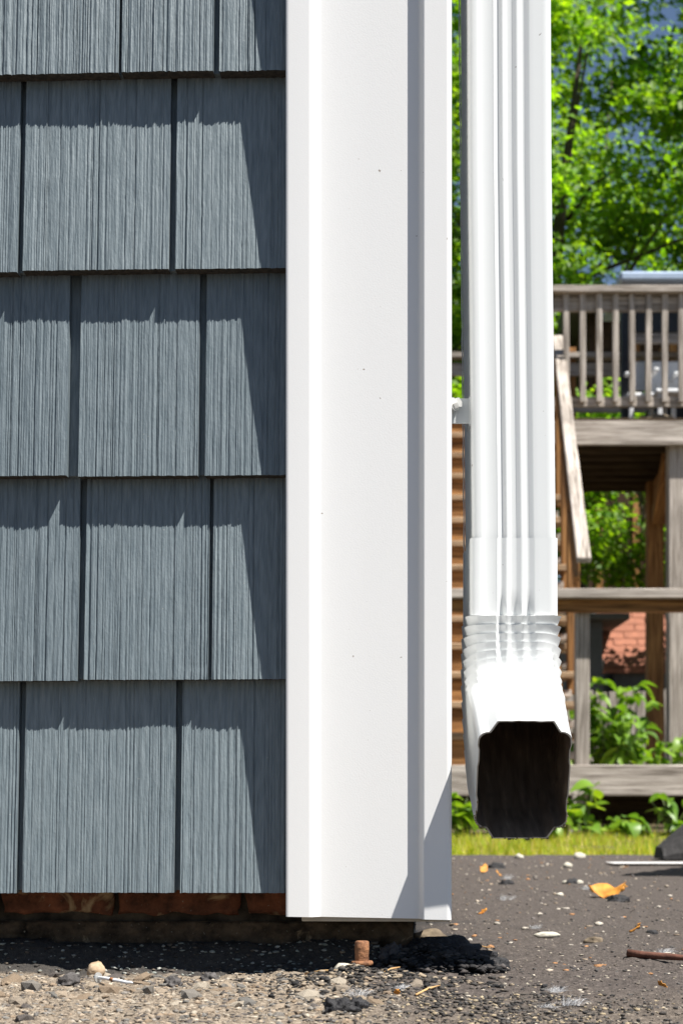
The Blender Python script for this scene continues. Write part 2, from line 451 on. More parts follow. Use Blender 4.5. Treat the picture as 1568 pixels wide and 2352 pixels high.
# ------------------------------------------------------------------ house corner
XP = (850-784)*K
house = empty('house', (XP, D, 0), 'house corner with blue grey shingle siding, white corner post and brick foundation', 'house', rz=math.radians(-2.4))
def U(px): return (px-784)*K-XP
def ZP(py): return H+(HY-py)*K
VB = .0155          # butt face behind the post rim
T = .0165           # taper of one course
def grain_profile(width, r, step=.0005):
    n = max(30, int(width/step))
    p = r.uniform(.6, 1.3)*(.00020*noise1(n, 1.3, r)+.00024*noise1(n, 4, r))+.00016*noise1(n, 14, r)+.0003*noise1(n, 60, r)
    g = np.zeros(n)
    for _ in range(int(width/.0040)):
        c = r.integers(2, n-3); wd = 1 if r.random() < .75 else 2; g[c:c+wd] += r.uniform(.0004, .0014)
    return p+g, n
def shingle_mesh(u0, u1, zb, zt, expo, seed, fine=True):
    r = np.random.default_rng(seed)
    if fine:
        prof, n = grain_profile(u1-u0, r); m = 26
    else:
        n, m = 10, 2; prof = .0003*r.standard_normal(n)
    us = np.linspace(u0, u1, n); zs = np.linspace(zb, zt, m)
    UU, ZZ = np.meshgrid(us, zs)
    if fine:
        wob = .35*noise1(m, 8, r)[:, None]*np.ones((1, n))+.30*np.stack([noise1(n, 60, r) for _ in range(m)])
        idx = np.clip(np.arange(n)[None, :]+wob*.6, 0, n-1)
        dep = np.interp(idx.ravel(), np.arange(n), prof).reshape(m, n)
        dep += .00022*vnoise2(UU*900, ZZ*130, seed)
        tail = np.clip(1-(ZZ-zb)/(zt-zb), 0, 1)
        dep *= (.75+.35*tail)*r.uniform(.8, 1.1)
        ub = zb+.00012*noise1(n, 4, r)            # uneven saw-cut butt
        ZZ[0] = ub
    else:
        dep = np.repeat(prof[None, :], m, 0)
    V0 = VB+T*(ZZ-zb)/expo+dep
    front = np.stack([UU, V0, ZZ], -1).reshape(-1, 3)
    faces = list(map(tuple, grid_faces(n, m)))
    v = list(map(tuple, front)); nf = len(v)
    vb = VB+T+.001
    # bottom edge, sides, closed back
    for i in range(n): v.append((us[i], vb, front[i][2]+.0005))
    f2 = len(v)
    for i in range(n): v.append(v[i])
    for i in range(n-1): faces.append((f2+i, nf+i, nf+i+1, f2+i+1))
    for e, order in ((0, 1), (n-1, -1)):
        s0 = len(v); ue = (u0, u1)[e > 0]
        v += [v[j*n+e] for j in range(m)]+[(ue, vb+T*(zt-zb)/expo, zt), (ue, vb, zb)]
        faces.append(tuple(range(s0, len(v)))[::order])
    me = pyd('shingle', v, faces, True)
    # flat shading on the sides and the butt
    fl = [True]*((n-1)*(m-1))+[False]*(len(me.polygons)-(n-1)*(m-1))
    me.polygons.foreach_set('use_smooth', fl)
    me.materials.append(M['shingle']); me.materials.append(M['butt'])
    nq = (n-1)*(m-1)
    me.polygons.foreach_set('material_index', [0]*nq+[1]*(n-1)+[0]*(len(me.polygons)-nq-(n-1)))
    return me
siding = link('siding', box_me(2.55, .01, 2.6, 0, 'siding'), M['shingle'], house, (U(655)-1.27, VB+T+.045, ZP(2030)+1.3))
sid_off = Vector(siding.location)
courses = [(2052, [(40, 55), (400, 415)]), (1560, [(180, 196), (477, 486)]), (1086, [(156, 183), (454, 470)]),
           (610, [(43, 56), (388, 403)]), (153, [(274, 281), (489, 503)])]
cz = [H+(HY-c[0])*K*1.008 for c in courses]      # the wall stands a little behind the post
def US(px): return U(660+(px-660)*1.033)
R = random.Random(5); sid = 0
for ci in range(13):
    if ci < 5:
        zb = cz[ci]; gaps = courses[ci][1]
    else:
        zb = cz[4]+(ci-4)*.178; gaps = []
        x = 640
        while x > 60: x -= R.uniform(170, 380); gaps.insert(0, (x, x+R.uniform(8, 18)))
    zn = cz[ci+1] if ci < 4 else zb+.178
    ex = zn-zb
    right = 662; seq = []
    g = sorted(gaps, reverse=True)
    x = g[-1][0]
    while x > -2300:
        wd = R.uniform(190, 400); g.append((x-wd-R.uniform(7, 18), x-wd)); x = g[-1][0]
    for gx0, gx1 in g:
        seq.append((gx1, right)); right = gx0
    for a, b_ in seq:
        sid += 1
        fine = ci < 6 and b_ > -420
        dz = R.uniform(-.0006, .0006)
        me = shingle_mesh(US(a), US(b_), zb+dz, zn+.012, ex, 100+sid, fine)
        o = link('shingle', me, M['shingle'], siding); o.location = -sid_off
    # moulded panel seen in the gaps
    ua, ub = U(-2300), U(664)
    v = [(ua, VB+.0105, zb+.002), (ub, VB+.0105, zb+.002), (ub, VB+.0105+T, zn+.004), (ua, VB+.0105+T, zn+.004),
         (ua, VB+T+.003, zb+.002), (ub, VB+T+.003, zb+.002)]
    o = link('course_backing', pyd('course_backing', v, [(0, 1, 2, 3), (0, 4, 5, 1)]), M['shingle'], siding); o.location = -sid_off

# corner post: profile (u, depth) swept upwards
PR = [(U(657), .060), (U(655), .0040), (U(655.6), .0020), (U(657.5), .0006), (U(661), 0)]
PR += [(U(663), 0), (U(708), .0000), (U(710), .00004)]
for i in range(1, 9):
    t = i/9; PR.append((U(711)+(U(734)-U(711))*t, .0001+(.0090-.0001)*(t*t*(3-2*t))))
PR += [(U(734.5), .0091), (U(737), .0092), (U(850), .0092), (U(957), .0092), (U(959), .0092)]
for i in range(1, 6):
    t = i/6; PR.append((U(960)+(U(973)-U(960))*t, .0092*(1-t*t*(3-2*t))))
PR += [(U(973.5), 0), (U(975.5), 0), (U(1024), 0), (U(1026), 0), (U(1031), .0006), (U(1034.5), .0022), (U(1036.5), .0050), (U(1037), .010)]
PR += [(U(1037), .068), (U(1036), .071), (U(1034), .0715), (U(1034), .0745), (U(1034), .150), (U(1034.5), .154), (U(1037), .155), (U(1037.5), .158), (U(1037.5), .215), (U(1030), .218)]
def post_mesh():
    # right lower corner hangs a little lower than the left
    zt = 2.75; v = []; f = []; m = 2; n = len(PR)
    for j in range(m):
        for u, d in PR:
            zb = ZP(2106)-.0026*(u-U(655))/.147
            v.append((u, d, zb if j == 0 else zt))
    for i in range(n-1): f.append((i, i+1, n+i+1, n+i))
    b0 = len(v)      # inner skin gives the edge its thickness
    for u, d in PR:
        v.append((u+(.0016 if u < U(700) else (-.0016 if u > U(1020) else 0)), d+.0018, ZP(2106)-.0026*(u-U(655))/.147))
    for u, d in PR:
        v.append((u+(.0016 if u < U(700) else (-.0016 if u > U(1020) else 0)), d+.0018, ZP(2106)+.05))
    for i in range(n-1):
        f.append((i+1, i, b0+i, b0+i+1)); f.append((b0+i+1, b0+i, b0+n+i, b0+n+i+1))
    me = pyd('corner_post', v, f, True)
    return me
po = link('corner_post', post_mesh(), M['post'], house); po['label'] = 'white vinyl corner post with raised edges'
me = po.data
bmx = bmesh.new(); bmx.from_mesh(me)
for e in bmx.edges:
    if len(e.link_faces) == 2 and e.calc_face_angle(0) > .6: e.smooth = False
bmx.to_mesh(me); bmx.free()
box_l = link('backer_strip', box_me(U(1034)-U(690), .0045, .03, .0008), M['putty'], house, ((U(1034)+U(690))/2, .0165, ZP(2119)+.015))

# side wall of the house going back from the post
sw = link('side_wall', box_me(.05, 7.6, 2.62, 0), M['shingle'], house, (U(975), .155+3.85, ZP(2040)+1.3))
for ci in range(13):
    zb = (cz[ci] if ci < 5 else cz[4]+(ci-4)*.178); y = .226; k = 0
    while y < 7.4:
        wd = R.uniform(.09, .2) if y < 2.5 else 2.4
        v = [(U(1037)+.002, y, zb), (U(1037)+.002, y+wd, zb), (U(1037)-.014, y+wd, zb+.183), (U(1037)-.014, y, zb+.183),
             (U(1037)-.016, y, zb), (U(1037)-.016, y+wd, zb)]
        o = link('shingle', pyd('shingle', v, [(0, 1, 2, 3), (0, 4, 5, 1), (0, 3, 4), (1, 5, 2)]), M['shingle'], sw)
        o.location = -Vector(sw.location); y += wd+R.uniform(.003, .006)
# foundation
VF = .082
fnd = link('foundation', box_me(2.6+U(950)-U(655), .25, .26, 0), M['mortar'], house, ((U(655)-2.6+U(950))/2, VF+.012+.125, -.03+.01))
sf = link('side_foundation', box_me(.2, 7.2, .26, 0), M['mortar'], house, (U(950)-.1, 3.95, -.02))
def rough_brick(sx, sy, sz, seed):
    bm = bmesh.new(); bmesh.ops.create_cube(bm, size=1)
    bmesh.ops.subdivide_edges(bm, edges=bm.edges[:], cuts=9, use_grid_fill=True)
    for v in bm.verts:
        p = Vector((v.co.x*sx, v.co.y*sy, v.co.z*sz))
        e = (abs(v.co.x) > .49)+(abs(v.co.y) > .49)+(abs(v.co.z) > .49)
        nn = mnoise.noise_vector(p*60+Vector((seed*3.7, 0, seed)))*.0030+mnoise.noise_vector(p*190+Vector((seed, 2, 0)))*.0012
        if e >= 2: p *= .985; nn *= 2
        v.co = p+nn
    return bm_mesh(bm, 'brick', True)
def brick_row(y0, y1, xsx, vface, seed):
    for i, (a, b_) in enumerate(xsx):
        z0, z1 = ZP(y1), ZP(y0)
        me = rough_brick(U(b_)-U(a), .09, z1-z0, seed+i)
        o = link('brick', me, M['brick'], fnd)
        o.location = Vector(((U(a)+U(b_))/2, vface+.045+R.uniform(-.002, .004), (z0+z1)/2))-Vector(fnd.location)
rw = [(-352, -70), (-55, 215), (232, 527), (548, 830), (846, 945)]
rw = [(-352-300*i-290, -352-300*i-15) for i in range(5)]+rw
brick_row(1980, 2114, rw, VF, 10)
# rough footing under the bricks
n_u, n_z = 520, 26
uu = np.linspace(U(-2300), U(948), n_u); zz_ = np.linspace(-.01, ZP(2128), n_z)
A, B = np.meshgrid(uu, zz_)
dp = VF+.004-.012*np.clip((ZP(2140)-B)/.05, 0, 1)+.005*vnoise2(A*55, B*80, 31)+.003*vnoise2(A*160, B*200, 32)+.0016*vnoise2(A*400, B*500, 33)
dp[-1] += .03
o = link('footing', npmesh('footing', np.stack([A, dp, B], -1).reshape(-1, 3), grid_faces(n_u, n_z), True), M['footing'], fnd); o.location = -Vector(fnd.location)

# ------------------------------------------------------------------ downspout
PY = 1.545                       # front of the pipe
PX = W(1180.5, 0, PY).x            # centre line at the sleeve
lean = -.0042/.47
dsp = empty('downspout', (PX, PY+.05, 0), 'white fluted metal downspout with crimped elbow beside the corner post', 'downspout')
def profile(hw, hd, groove, bulge=0.0, rc=.007, soft=1.0):
    """closed outline (x, f) seen from above: f positive towards the viewer"""
    p = []
    s = hw/.038
    k0 = -.0009 if bulge < .001 else 0
    fr = [(-.0305, 0), (-.0292, 0.0), (-.0280, bulge*.12+k0*.5), (-.0232, bulge*.92+k0), (-.0222, bulge+k0), (-.0162, bulge+k0), (-.0148, bulge-groove*.12), (-.0124, bulge-groove*.9), (-.0112, bulge-groove), (-.0100, bulge-groove*.9), (-.0078, bulge-groove*.12), (-.0066, bulge), (-.0054, bulge-groove*.12), (-.0030, bulge-groove*.92), (-.0020, bulge-groove), (.0012, bulge-groove), (.0024, bulge-groove*.9), (.0052, bulge-groove*.12), (.0064, bulge), (.0076, bulge-groove*.12), (.0106, bulge-groove*.9), (.0120, bulge-groove), (.0136, bulge-groove*.9), (.0166, bulge-groove*.1), (.0182, bulge), (.0222, bulge), (.0232, bulge*.92), (.0280, bulge*.12), (.0292, 0), (.0305, 0)]
    for x, o in fr: p.append((x*s, hd+o))
    def corner(cx, cy, a0):
        for i in range(1, 5):
            a = a0-(math.pi/2)*i/5
            p.append((cx+rc*math.cos(a), cy+rc*math.sin(a)))
    corner(hw-rc, hd-rc, math.pi/2)
    sd = [(hd-.012, 0), (hd-.016, -.001), (hd*.4, -.001), (hd*.3, -groove*.6), (-hd*.3, -groove*.6), (-hd*.4, -.001), (-hd+.016, -.001), (-hd+.012, 0)]
    for y, o in sd: p.append((hw+o, y))
    corner(hw-rc, -hd+rc, 0)
    for x, o in fr[::-1]: p.append((x*s, -hd-o))
    corner(-hw+rc, -hd+rc, -math.pi/2)
    for y, o in sd[::-1]: p.append((-hw-o, y))
    corner(-hw+rc, hd-rc, math.pi)
    return p
def sweep(name, secs, smooth=True):
    """secs: list of (outline, origin, forward-axis vector F) : point = o + x*X + f*F"""
    v = []; f = []; n = len(secs[0][0])
    for out, o, Fv in secs:
        for x, ff in out: v.append((o[0]+x, o[1]+ff*Fv[1], o[2]+ff*Fv[2]))
    for j in range(len(secs)-1):
        for i in range(n):
            i2 = (i+1) % n
            f.append((j*n+i, (j+1)*n+i, (j+1)*n+i2, j*n+i2))
    return pyd(name, v, f, smooth), n
def sharp(me, ang):
    b = bmesh.new(); b.from_mesh(me)
    for e in b.edges:
        if len(e.link_faces) == 2 and e.calc_face_angle(0) > ang: e.smooth = False
    b.to_mesh(me); b.free()
HW, HD = .0388, .0500
zs_top = ZP(1860-(1860-1235)*1.03)
zsl0 = H+(HY-1235)*K*PY/D; zsl1 = H+(HY-1413)*K*PY/D
Fw = (0, -1, 0)
org = Vector(dsp.location)
# pipe (ends inside the elbow sleeve)
prof = profile(HW-.0010, HD-.0010, .0027)
secs = []
for z in np.linspace(2.7, zsl0-.02, 14):
    dx = lean*(z-zsl0)
    wv = .0005*math.sin(z*23)
    secs.append((prof, (dx+wv, .0, z), Fw))
me, n_ = sweep('pipe', secs); sharp(me, .7)
pipe = link('pipe', me, M['white'], dsp)
# folded seam along the back left edge of the pipe
v, f = [], []
zz = np.linspace(2.7, zsl0-.01, 260)
for z in zz:
    dx = lean*(z-zsl0); q = .0006*(1 if int(z*170) % 2 else .35)
    v += [(dx-HW+.001, .0455, z), (dx-HW+.0004-q, .0462, z), (dx-HW+.0004-q, .0478, z), (dx-HW+.001, .0485, z)]
for j in range(len(zz)-1):
    for i in range(3): f.append((4*j+i, 4*j+i+1, 4*j+i+5, 4*j+i+4))
link('seam', pyd('seam', v, f), M['white'], pipe)
# elbow: sleeve, crimped bend, outlet
BETA = math.radians(63); RI = .082; LEN = .064
secs = []
sl = profile(HW+.0008, HD+.0008, .0036)
for t in np.linspace(0, 1, 12): secs.append((profile(HW+.0008, HD+.0008, .0022+.0026*max(0, (t-.72)/.28)), (0, 0, zsl0+(zsl1-zsl0)*t), Fw))
NP = 11; PH = [0, .07, .16, .35, .55, .75, .93]; NQ = len(PH); yc, zc = -(HD+RI), zsl1
iy, iz, tp = -HD, zsl1, 0.0; LS = RI*BETA
for i in range(NP*NQ+1):
    ip, iq = divmod(i, NQ)
    t = (ip+PH[iq])/NP if i < NP*NQ else 1.0
    am = BETA*((t+tp)/2)**1.35; iy -= math.sin(am)*(t-tp)*LS; iz -= math.cos(am)*(t-tp)*LS; tp = t
    a = BETA*t**1.35
    shp = 0 if iq == 0 else (1-PH[iq]*.95)
    amp = (.0052 if t < .4 else .0052-.0044*(t-.4)/.6)*shp
    g = .0036*(1-.85*t)
    Fv = (0, -math.cos(a), math.sin(a))
    oy = iy+HD*math.cos(a); oz = iz-HD*math.sin(a)
    base = profile(HW+.0008+amp*.80+.0015*min(1, 3*t), HD+.0012, g, .0095*max(0, (t-.35)/.65)**2, .0085+.004*math.sin(math.pi*t))
    out = []
    for x, ff in base:
        k_ = min(1, max(0, (ff/HD+.6)/1.6))
        cr = .013*math.sin(math.pi*min(1, t*1.05+.08))
        if ff > 0: ff -= cr*max(0, (abs(x)-.018)/.020)**2*ff/HD
        out.append((x if ff > -.3*HD else x-math.copysign(amp*.5, x), ff+amp*(k_ if ff > 0 else 0)*.75))
    secs.append((out, (0, oy, oz), Fv))
a = BETA; Fv = (0, -math.cos(a), math.sin(a)); ax = Vector((0, -math.sin(a), -math.cos(a)))
o0 = Vector((0, oy, oz))
rr_ = random.Random(3)
for i in range(1, 9):
    t = i/8
    pr = profile(HW+.0020-.0008*t, HD+.0012-.0055*t, .0003+.0008*(1-t), .0095+.0010*t, .0085)
    pr = [(x+.0005*mnoise.noise(Vector((x*60, ff*60, t*2))), ff+.0006*mnoise.noise(Vector((x*60, ff*60, 5+t*2)))) for x, ff in pr]
    secs.append((pr, tuple(o0+ax*LEN*t), Fv))
OUTER = secs
me, n_ = sweep('elbow', secs); sharp(me, .55)
elb = link('elbow', me, M['white'], dsp)
# inner lining, 0.9 mm inside, and the cut lip
def shrink(p, q):
    cx = 0; return [(x-math.copysign(q, x) if abs(x) > .5*HW else x*(1-q/HW), ff-math.copysign(q, ff) if abs(ff) > .4*HD else ff) for x, ff in p]
inn = [(shrink(o_, .0011), oo, fv) for o_, oo, fv in secs]
me, _ = sweep('elbow_lining', inn)
me.flip_normals()
lin = link('lining', me, M['inside'], elb); lin['label'] = 'dark dirty inside of the downspout elbow'
v = []; f = []
for o_, oo, fv in (OUTER[-1], inn[-1]):
    for x, ff in o_: v.append((oo[0]+x, oo[1]+ff*fv[1], oo[2]+ff*fv[2]))
for i in range(n_): f.append((i, n_+i, n_+(i+1) % n_, (i+1) % n_))
link('lip', pyd('lip', v, f), M['putty'], elb)
o_, oo, fv = OUTER[-1]; bm = bmesh.new(); rr_ = random.Random(9)
low = [(x, ff) for x, ff in o_ if ff < -.3*HD]
for k_ in range(150):
    j = rr_.randrange(len(low)-1); q = rr_.random(); x = low[j][0]*(1-q)+low[j+1][0]*q; ff = low[j][1]*(1-q)+low[j+1][1]*q
    if abs(x) < .024 and rr_.random() < .6: continue
    p_ = Vector((oo[0]+x, oo[1]+ff*fv[1], oo[2]+ff*fv[2]))+Vector((rr_.uniform(-.0008, .0008), -.0004, rr_.uniform(-.001, .0006)))
    bmesh.ops.create_icosphere(bm, subdivisions=1, radius=rr_.uniform(.0003, .0010), matrix=Matrix.Translation(p_))
fz = link('dirt_fringe', bm_mesh(bm, 'dirt_fringe'), M['dirt'], elb); fz['kind'] = 'stuff'
# bracket with its screw
bx0 = W(1030, 0, 1.56).x-PX; bx1 = W(1081, 0, 1.56).x-PX; zb0 = H+(HY-974)*K*1.56/D; zb1 = H+(HY-916)*K*1.56/D
me = box_me(bx1-bx0, .0016, zb1-zb0, .0004)
brk = link('bracket', me, M['brack'], dsp, ((bx0+bx1)/2-.001, -.036, (zb0+zb1)/2))
link('flange', box_me(.0018, .030, (zb1-zb0)*1.12, .0004), M['brack'], brk, ((bx1-bx0)/2, .012, 0))
link('flange', box_me(.0018, .030, (zb1-zb0)*1.0, .0004), M['brack'], brk, (-(bx1-bx0)/2-.001, .012, 0))
bm = bmesh.new()
bmesh.ops.create_cone(bm, cap_ends=True, segments=6, radius1=.0048, radius2=.0048, depth=.005)
bmesh.ops.create_cone(bm, cap_ends=True, segments=16, radius1=.0062, radius2=.0062, depth=.0012, matrix=Matrix.Translation((0, 0, -.003)))
bmesh.ops.create_cone(bm, cap_ends=True, segments=10, radius1=.0025, radius2=.0025, depth=.012, matrix=Matrix.Translation((0, 0, -.008)))
scr = link('screw', bm_mesh(bm, 'screw'), M['galv'], brk, (-(bx1-bx0)/2+.008, -.008, (zb1-zb0)/2-.006)); scr.rotation_euler = (.9, 1.25, .3)

# ------------------------------------------------------------------ things lying on the ground
def put(name, me, mat, loc, label, cat, rot=(0, 0, 0), group=None, smooth=None):
    o = link(name, me, mat, None, loc); o.rotation_euler = rot
    return tag(o, label, cat, group)
def onground(px, py, lift=0):
    p = G(px, py); p.z = gz(p.x, p.y)+lift; return p
# porous tan stone
p = onground(220, 2247); put('pebble', rock_me(3, .0082, .0078, .0084, 3, .20, 1.3), M['pebble'], p+Vector((0, 0, .0066)), 'round pitted tan stone standing at the foot of the shaded wall', 'stone')
# nail
a = onground(226, 2272, .0075); b_ = onground(306, 2279, .0055)
nl = empty('nail', a, 'pale painted nail with a rust spot lying on the grit', 'nail')
d = b_-a
v, f = tube_data([d*0, d*.25+Vector((0, 0, .0004)), d*.45, d*.6, d*.85+Vector((0, 0, -.0005)), d*.95, d], [.0014, .0014, .0014, .0014, .0014, .0011, .0002], 10)
link('shank', pyd('shank', v, f, True), M['pwhite'], nl)
v, f = tube_data([d.normalized()*-.0008, d.normalized()*.0006], [.0043, .0043], 14); link('head', pyd('head', v, f), M['galv'], nl)
v, f = tube_data([d*.34, d*.36+Vector((0, 0, .0003)), d*.43, d*.46], [.0013, .00152, .00152, .0013], 10); link('rust_spot', pyd('rust_spot', v, f, True), M['rust'], nl)
# rusty bolt
p = onground(831, 2250, -.0045)
bolt = empty('bolt', p, 'rusty iron bolt with round flange sticking up before the corner post', 'bolt')
hh = .029*1.0
def lathe(prof_, n=20, seed=0, rough=0):
    v = []; f = []
    for j, (r_, z) in enumerate(prof_):
        for k_ in range(n):
            t = 2*math.pi*k_/n
            q = r_*(1+rough*mnoise.noise(Vector((math.cos(t)*2, math.sin(t)*2, z*300+seed))))
            v.append((q*math.cos(t), q*math.sin(t), z))
    for j in range(len(prof_)-1):
        for k_ in range(n): f.append((j*n+k_, j*n+(k_+1) % n, (j+1)*n+(k_+1) % n, (j+1)*n+k_))
    f.append(tuple(range((len(prof_)-1)*n, len(prof_)*n)))
    return v, f
v, f = lathe([(.0062, .016), (.0060, .022), (.0062, .028), (.0061, .0335), (.0050, .0345), (.0, .0347)], 22, 1, .12); link('head', pyd('head', v, f, True), M['rust'], bolt)
v, f = lathe([(.0060, .0130), (.0092, .0138), (.0096, .0156), (.0090, .0172), (.0061, .0176)], 24, 4, .10); link('flange', pyd('flange', v, f, True), M['rust'], bolt)
v, f = lathe([(.0058, -.006), (.0056, .004), (.0057, .0132)], 18, 7, .15); link('shank', pyd('shank', v, f, True), M['rust'], bolt)
p = onground(790, 2246); put('pebble', rock_me(9, .0098, .006, .0052, 3, .2, 1.6), M['pebble2'], p+Vector((0, 0, .0035)), 'smooth pale stone lying against the rusty bolt', 'stone')
p = onground(989, 2172); put('pebble', rock_me(14, .0185, .011, .0098, 3, .22, 1.3), M['stone_dk'], p+Vector((0, .0, .008)), 'brown rounded stone behind the black tar heap', 'stone')
p = onground(1256, 2152); put('pebble', rock_me(18, .0150, .0062, .0042, 3, .16, 1.6), M['pebble2'], p+Vector((0, 0, .003)), 'long white stone lying alone on the open asphalt', 'stone', (0, 0, .05))
# tar heap under the post
def heap(seed, sx, sy, sz, mat_rough=.22, sub=5):
    bm = bmesh.new(); bmesh.ops.create_icosphere(bm, subdivisions=sub, radius=1)
    for v_ in bm.verts:
        q = v_.co.copy()
        n1 = mnoise.fractal(q*1.5+Vector((seed, 0, 0)), .8, 2.1, 2); n2 = mnoise.fractal(q*3.0+Vector((0, seed, 0)), 1.0, 2.2, 5)+.5
        s = 1+.25*n1+mat_rough*(n2-.5)
        q = q*s; q.z = max(q.z, -.15)
        v_.co = (q.x*sx, q.y*sy, q.z*sz)
    return bm_mesh(bm, 'heap', True)
p = G(985, 2232); put('tar_heap', heap(4, .055, .030, .029, .30), M['tar'], p+Vector((.010, .006, -.002)), 'heap of crumbling black tar under the corner post', 'tar heap')
p = G(900, 2232); put('tar_lump', heap(8, .017, .014, .021), plain('grey_tar', (.12, .11, .115), (.04, .038, .04), 120, .85, .3, 1, .004), p+Vector((0, 0, .002)), 'dusty grey tar lump between the bolt and the black heap', 'tar lump')
p = G(1090, 2234); put('tar_lump', heap(12, .020, .014, .012), M['tar'], p+Vector((0, .004, 0)), 'small black tar lump at the tail of the heap', 'tar lump')
def xf_heap(r, N):
    a = r.uniform(0, 6.28, N); q = r.uniform(0, 1, N)**.6; x = .086+.062*q*np.cos(a); y = 1.575+.036*q*np.sin(a)-.03*q*(np.sin(a) < 0)
    return np.stack([x, y, .002+.025*np.clip(1-q, 0, 1)**.7], 1)
scatter_stones('heap_crumbs', 900, xf_heap, .0012, .0060, [(.03, .029, .03), (.018, .018, .019), (.05, .046, .045), (.085, .075, .07)], 28)
clods = [(780, 2330, .012, 'crumbly dark clod in front of the rusty bolt'), (822, 2325, .011, 'dark clod wrapped in white fluff in front of the bolt'),
         (398, 2262, .0095, 'dark asphalt crumb lying beyond the tip of the nail'), (483, 2248, .009, 'pointed dark asphalt crumb on the edge of the wall shadow'),
         (160, 2262, .010, 'broken dark crust lump beside the pitted tan stone')]
for i, (px, py, s, lab) in enumerate(clods):
    p = onground(px, py); put('asphalt_crumb', heap(20+i, s, s*.8, s*.75, .3, 4), M['tar'] if i < 2 else plain('crumb_grey_%d' % i, (.13, .12, .115), (.04, .037, .036), 160, .9, .2, 1, .003), p, lab, 'crumb', (0, 0, i))
far = [(1420, 2073, .014, 'dark clod on the asphalt right of the curled leaf'), (1405, 2063, .010, 'dark clod touching the curled orange leaf'), (1163, 2031, .012, 'dark grey clod with fluff near the shaded post edge'),
       (1140, 1994, .014, 'black clod near the grass edge'), (1312, 2028, .012, 'dark clod between two pale pebbles'), (1497, 2145, .008, 'small black clod on the asphalt above the stick'), (1363, 2160, .010, 'flat brown grey clod beyond the long white stone')]
far = [(p0, p1, s*1.0, l_) for p0, p1, s, l_ in far]
for i, (px, py, s, lab) in enumerate(far):
    p = onground(px, py); s = s*(.55+.25*p.y); put('asphalt_crumb', heap(40+i, s, s*.8, s*.6, .28, 3), M['tar'] if i != 6 else M['stone_dk'], p, lab, 'crumb', (0, 0, i))
peb = [(1300, 2028, .010, 'pale pebble left of a dark clod on the asphalt'), (1330, 2028, .010, 'pale pebble right of a dark clod on the asphalt'), (1303, 1993, .014, 'white pebble near the faded parking line'), (1285, 2059, .008, 'cream pebble on the asphalt left of the curled leaf'),
       (1330, 1972, .02, 'tan pebble at the edge of the grass'), (1191, 1972, .016, 'round white pebble at the grass edge below the outlet')]
for i, (px, py, s, lab) in enumerate(peb):
    p = onground(px, py); s = s*(.5+.12*p.y); put('pebble', rock_me(60+i, s, s*.8, s*.6, 2, .25, 1.5), M['pebble2'], p+Vector((0, 0, s*.3)), lab, 'stone', (0, 0, i))
# curled orange leaf
def curl_leaf(L, wd, curl, seed, twist=.6, n=12):
    v = []; f = []
    r_ = random.Random(seed)
    for i in range(n+1):
        t = i/n; a_ = curl*t
        cx = L*(math.sin(a_)/max(curl, .01)); cz = L*((1-math.cos(a_))/max(curl, .01))
        hw = wd*math.sin(math.pi*min(1, t*.93+.05))**.8*(1+.15*math.sin(t*17+seed))
        tw = twist*t
        for s_ in (-1, -.45, 0, .45, 1):
            v.append((cx+.06*L*math.sin(s_*7+t*9+seed), hw*s_*math.cos(tw), cz+hw*s_*math.sin(tw)+.25*abs(s_)*hw+.05*L*math.sin(t*11+s_*4+seed)))
    for i in range(n):
        for k_ in range(4): f.append((i*5+k_, i*5+k_+1, i*5+k_+6, i*5+k_+5))
    me = pyd('leaf', v, f, True)
    return me
p = onground(1353, 2060); o = put('dry_leaf', curl_leaf(.068, .019, 1.6, 2, 1.1), M['drygold'], p+Vector((0, 0, .020)), 'curled orange dry leaf lying on the open asphalt', 'leaf', (.4, .75, -.15))
o.modifiers.new('thick', 'SOLIDIFY').thickness = .0006
for i, (px, py, L_, lab) in enumerate([(1098, 2102, .014, 'small orange dry leaf beside the edge of the corner post'), (1105, 2007, .03, 'flat orange dry leaf near the grass below the outlet'), (1150, 2014, .02, 'small orange dry leaf next to a grey clod'), (1530, 2275, .009, 'tiny orange leaf scrap below the brown stick'), (915, 2300, .008, 'orange leaf scrap on the clods before the bolt'), (1445, 2147, .02, 'dry tan leaf scrap on the asphalt above the stick')]):
    p = onground(px, py, .003); o = put('dry_leaf', curl_leaf(L_, L_*.3, .8, i+5), M['drygold'], p, lab, 'leaf', (.2, -.2, i*1.1)); o.modifiers.new('thick', 'SOLIDIFY').thickness = .0005
# stick
a = onground(1441, 2203, .003); b_ = onground(1640, 2213, .002)
v, f = tube_data([a, a.lerp(b_, .2)+Vector((0, 0, -.0004)), a.lerp(b_, .45), a.lerp(b_, .7)+Vector((0, .002, 0)), b_], [.0042, .0036, .0034, .0028, .0022], 9)
v = [p_-a for p_ in v]; put('stick', pyd('stick', v, f, True), M['stick'], a, 'thin brown stick lying on the open asphalt', 'stick')
# straws and pine needles
for i, (x0, y0, x1, y1, lab) in enumerate([(700, 2245, 775, 2249, 'orange pine needle beside the pale stone at the bolt'), (1075, 2176, 1125, 2184, 'pale straw beyond the black tar heap'), (430, 2160, 520, 2152, 'orange straw stuck at the foot of the brick wall'), (955, 2296, 1010, 2278, 'thin straw in front of the tar heap'), (880, 2265, 918, 2262, 'orange straw on the clods beside the bolt')]):
    a = onground(x0, y0, .0015); b_ = onground(x1, y1, .0025)
    v, f = tube_data([(0, 0, 0), (b_-a)*.5+Vector((0, 0, .001)), b_-a], [.0009, .0010, .0005], 6)
    put('straw', pyd('straw', v, f, True), M['straw'], a, lab, 'straw')
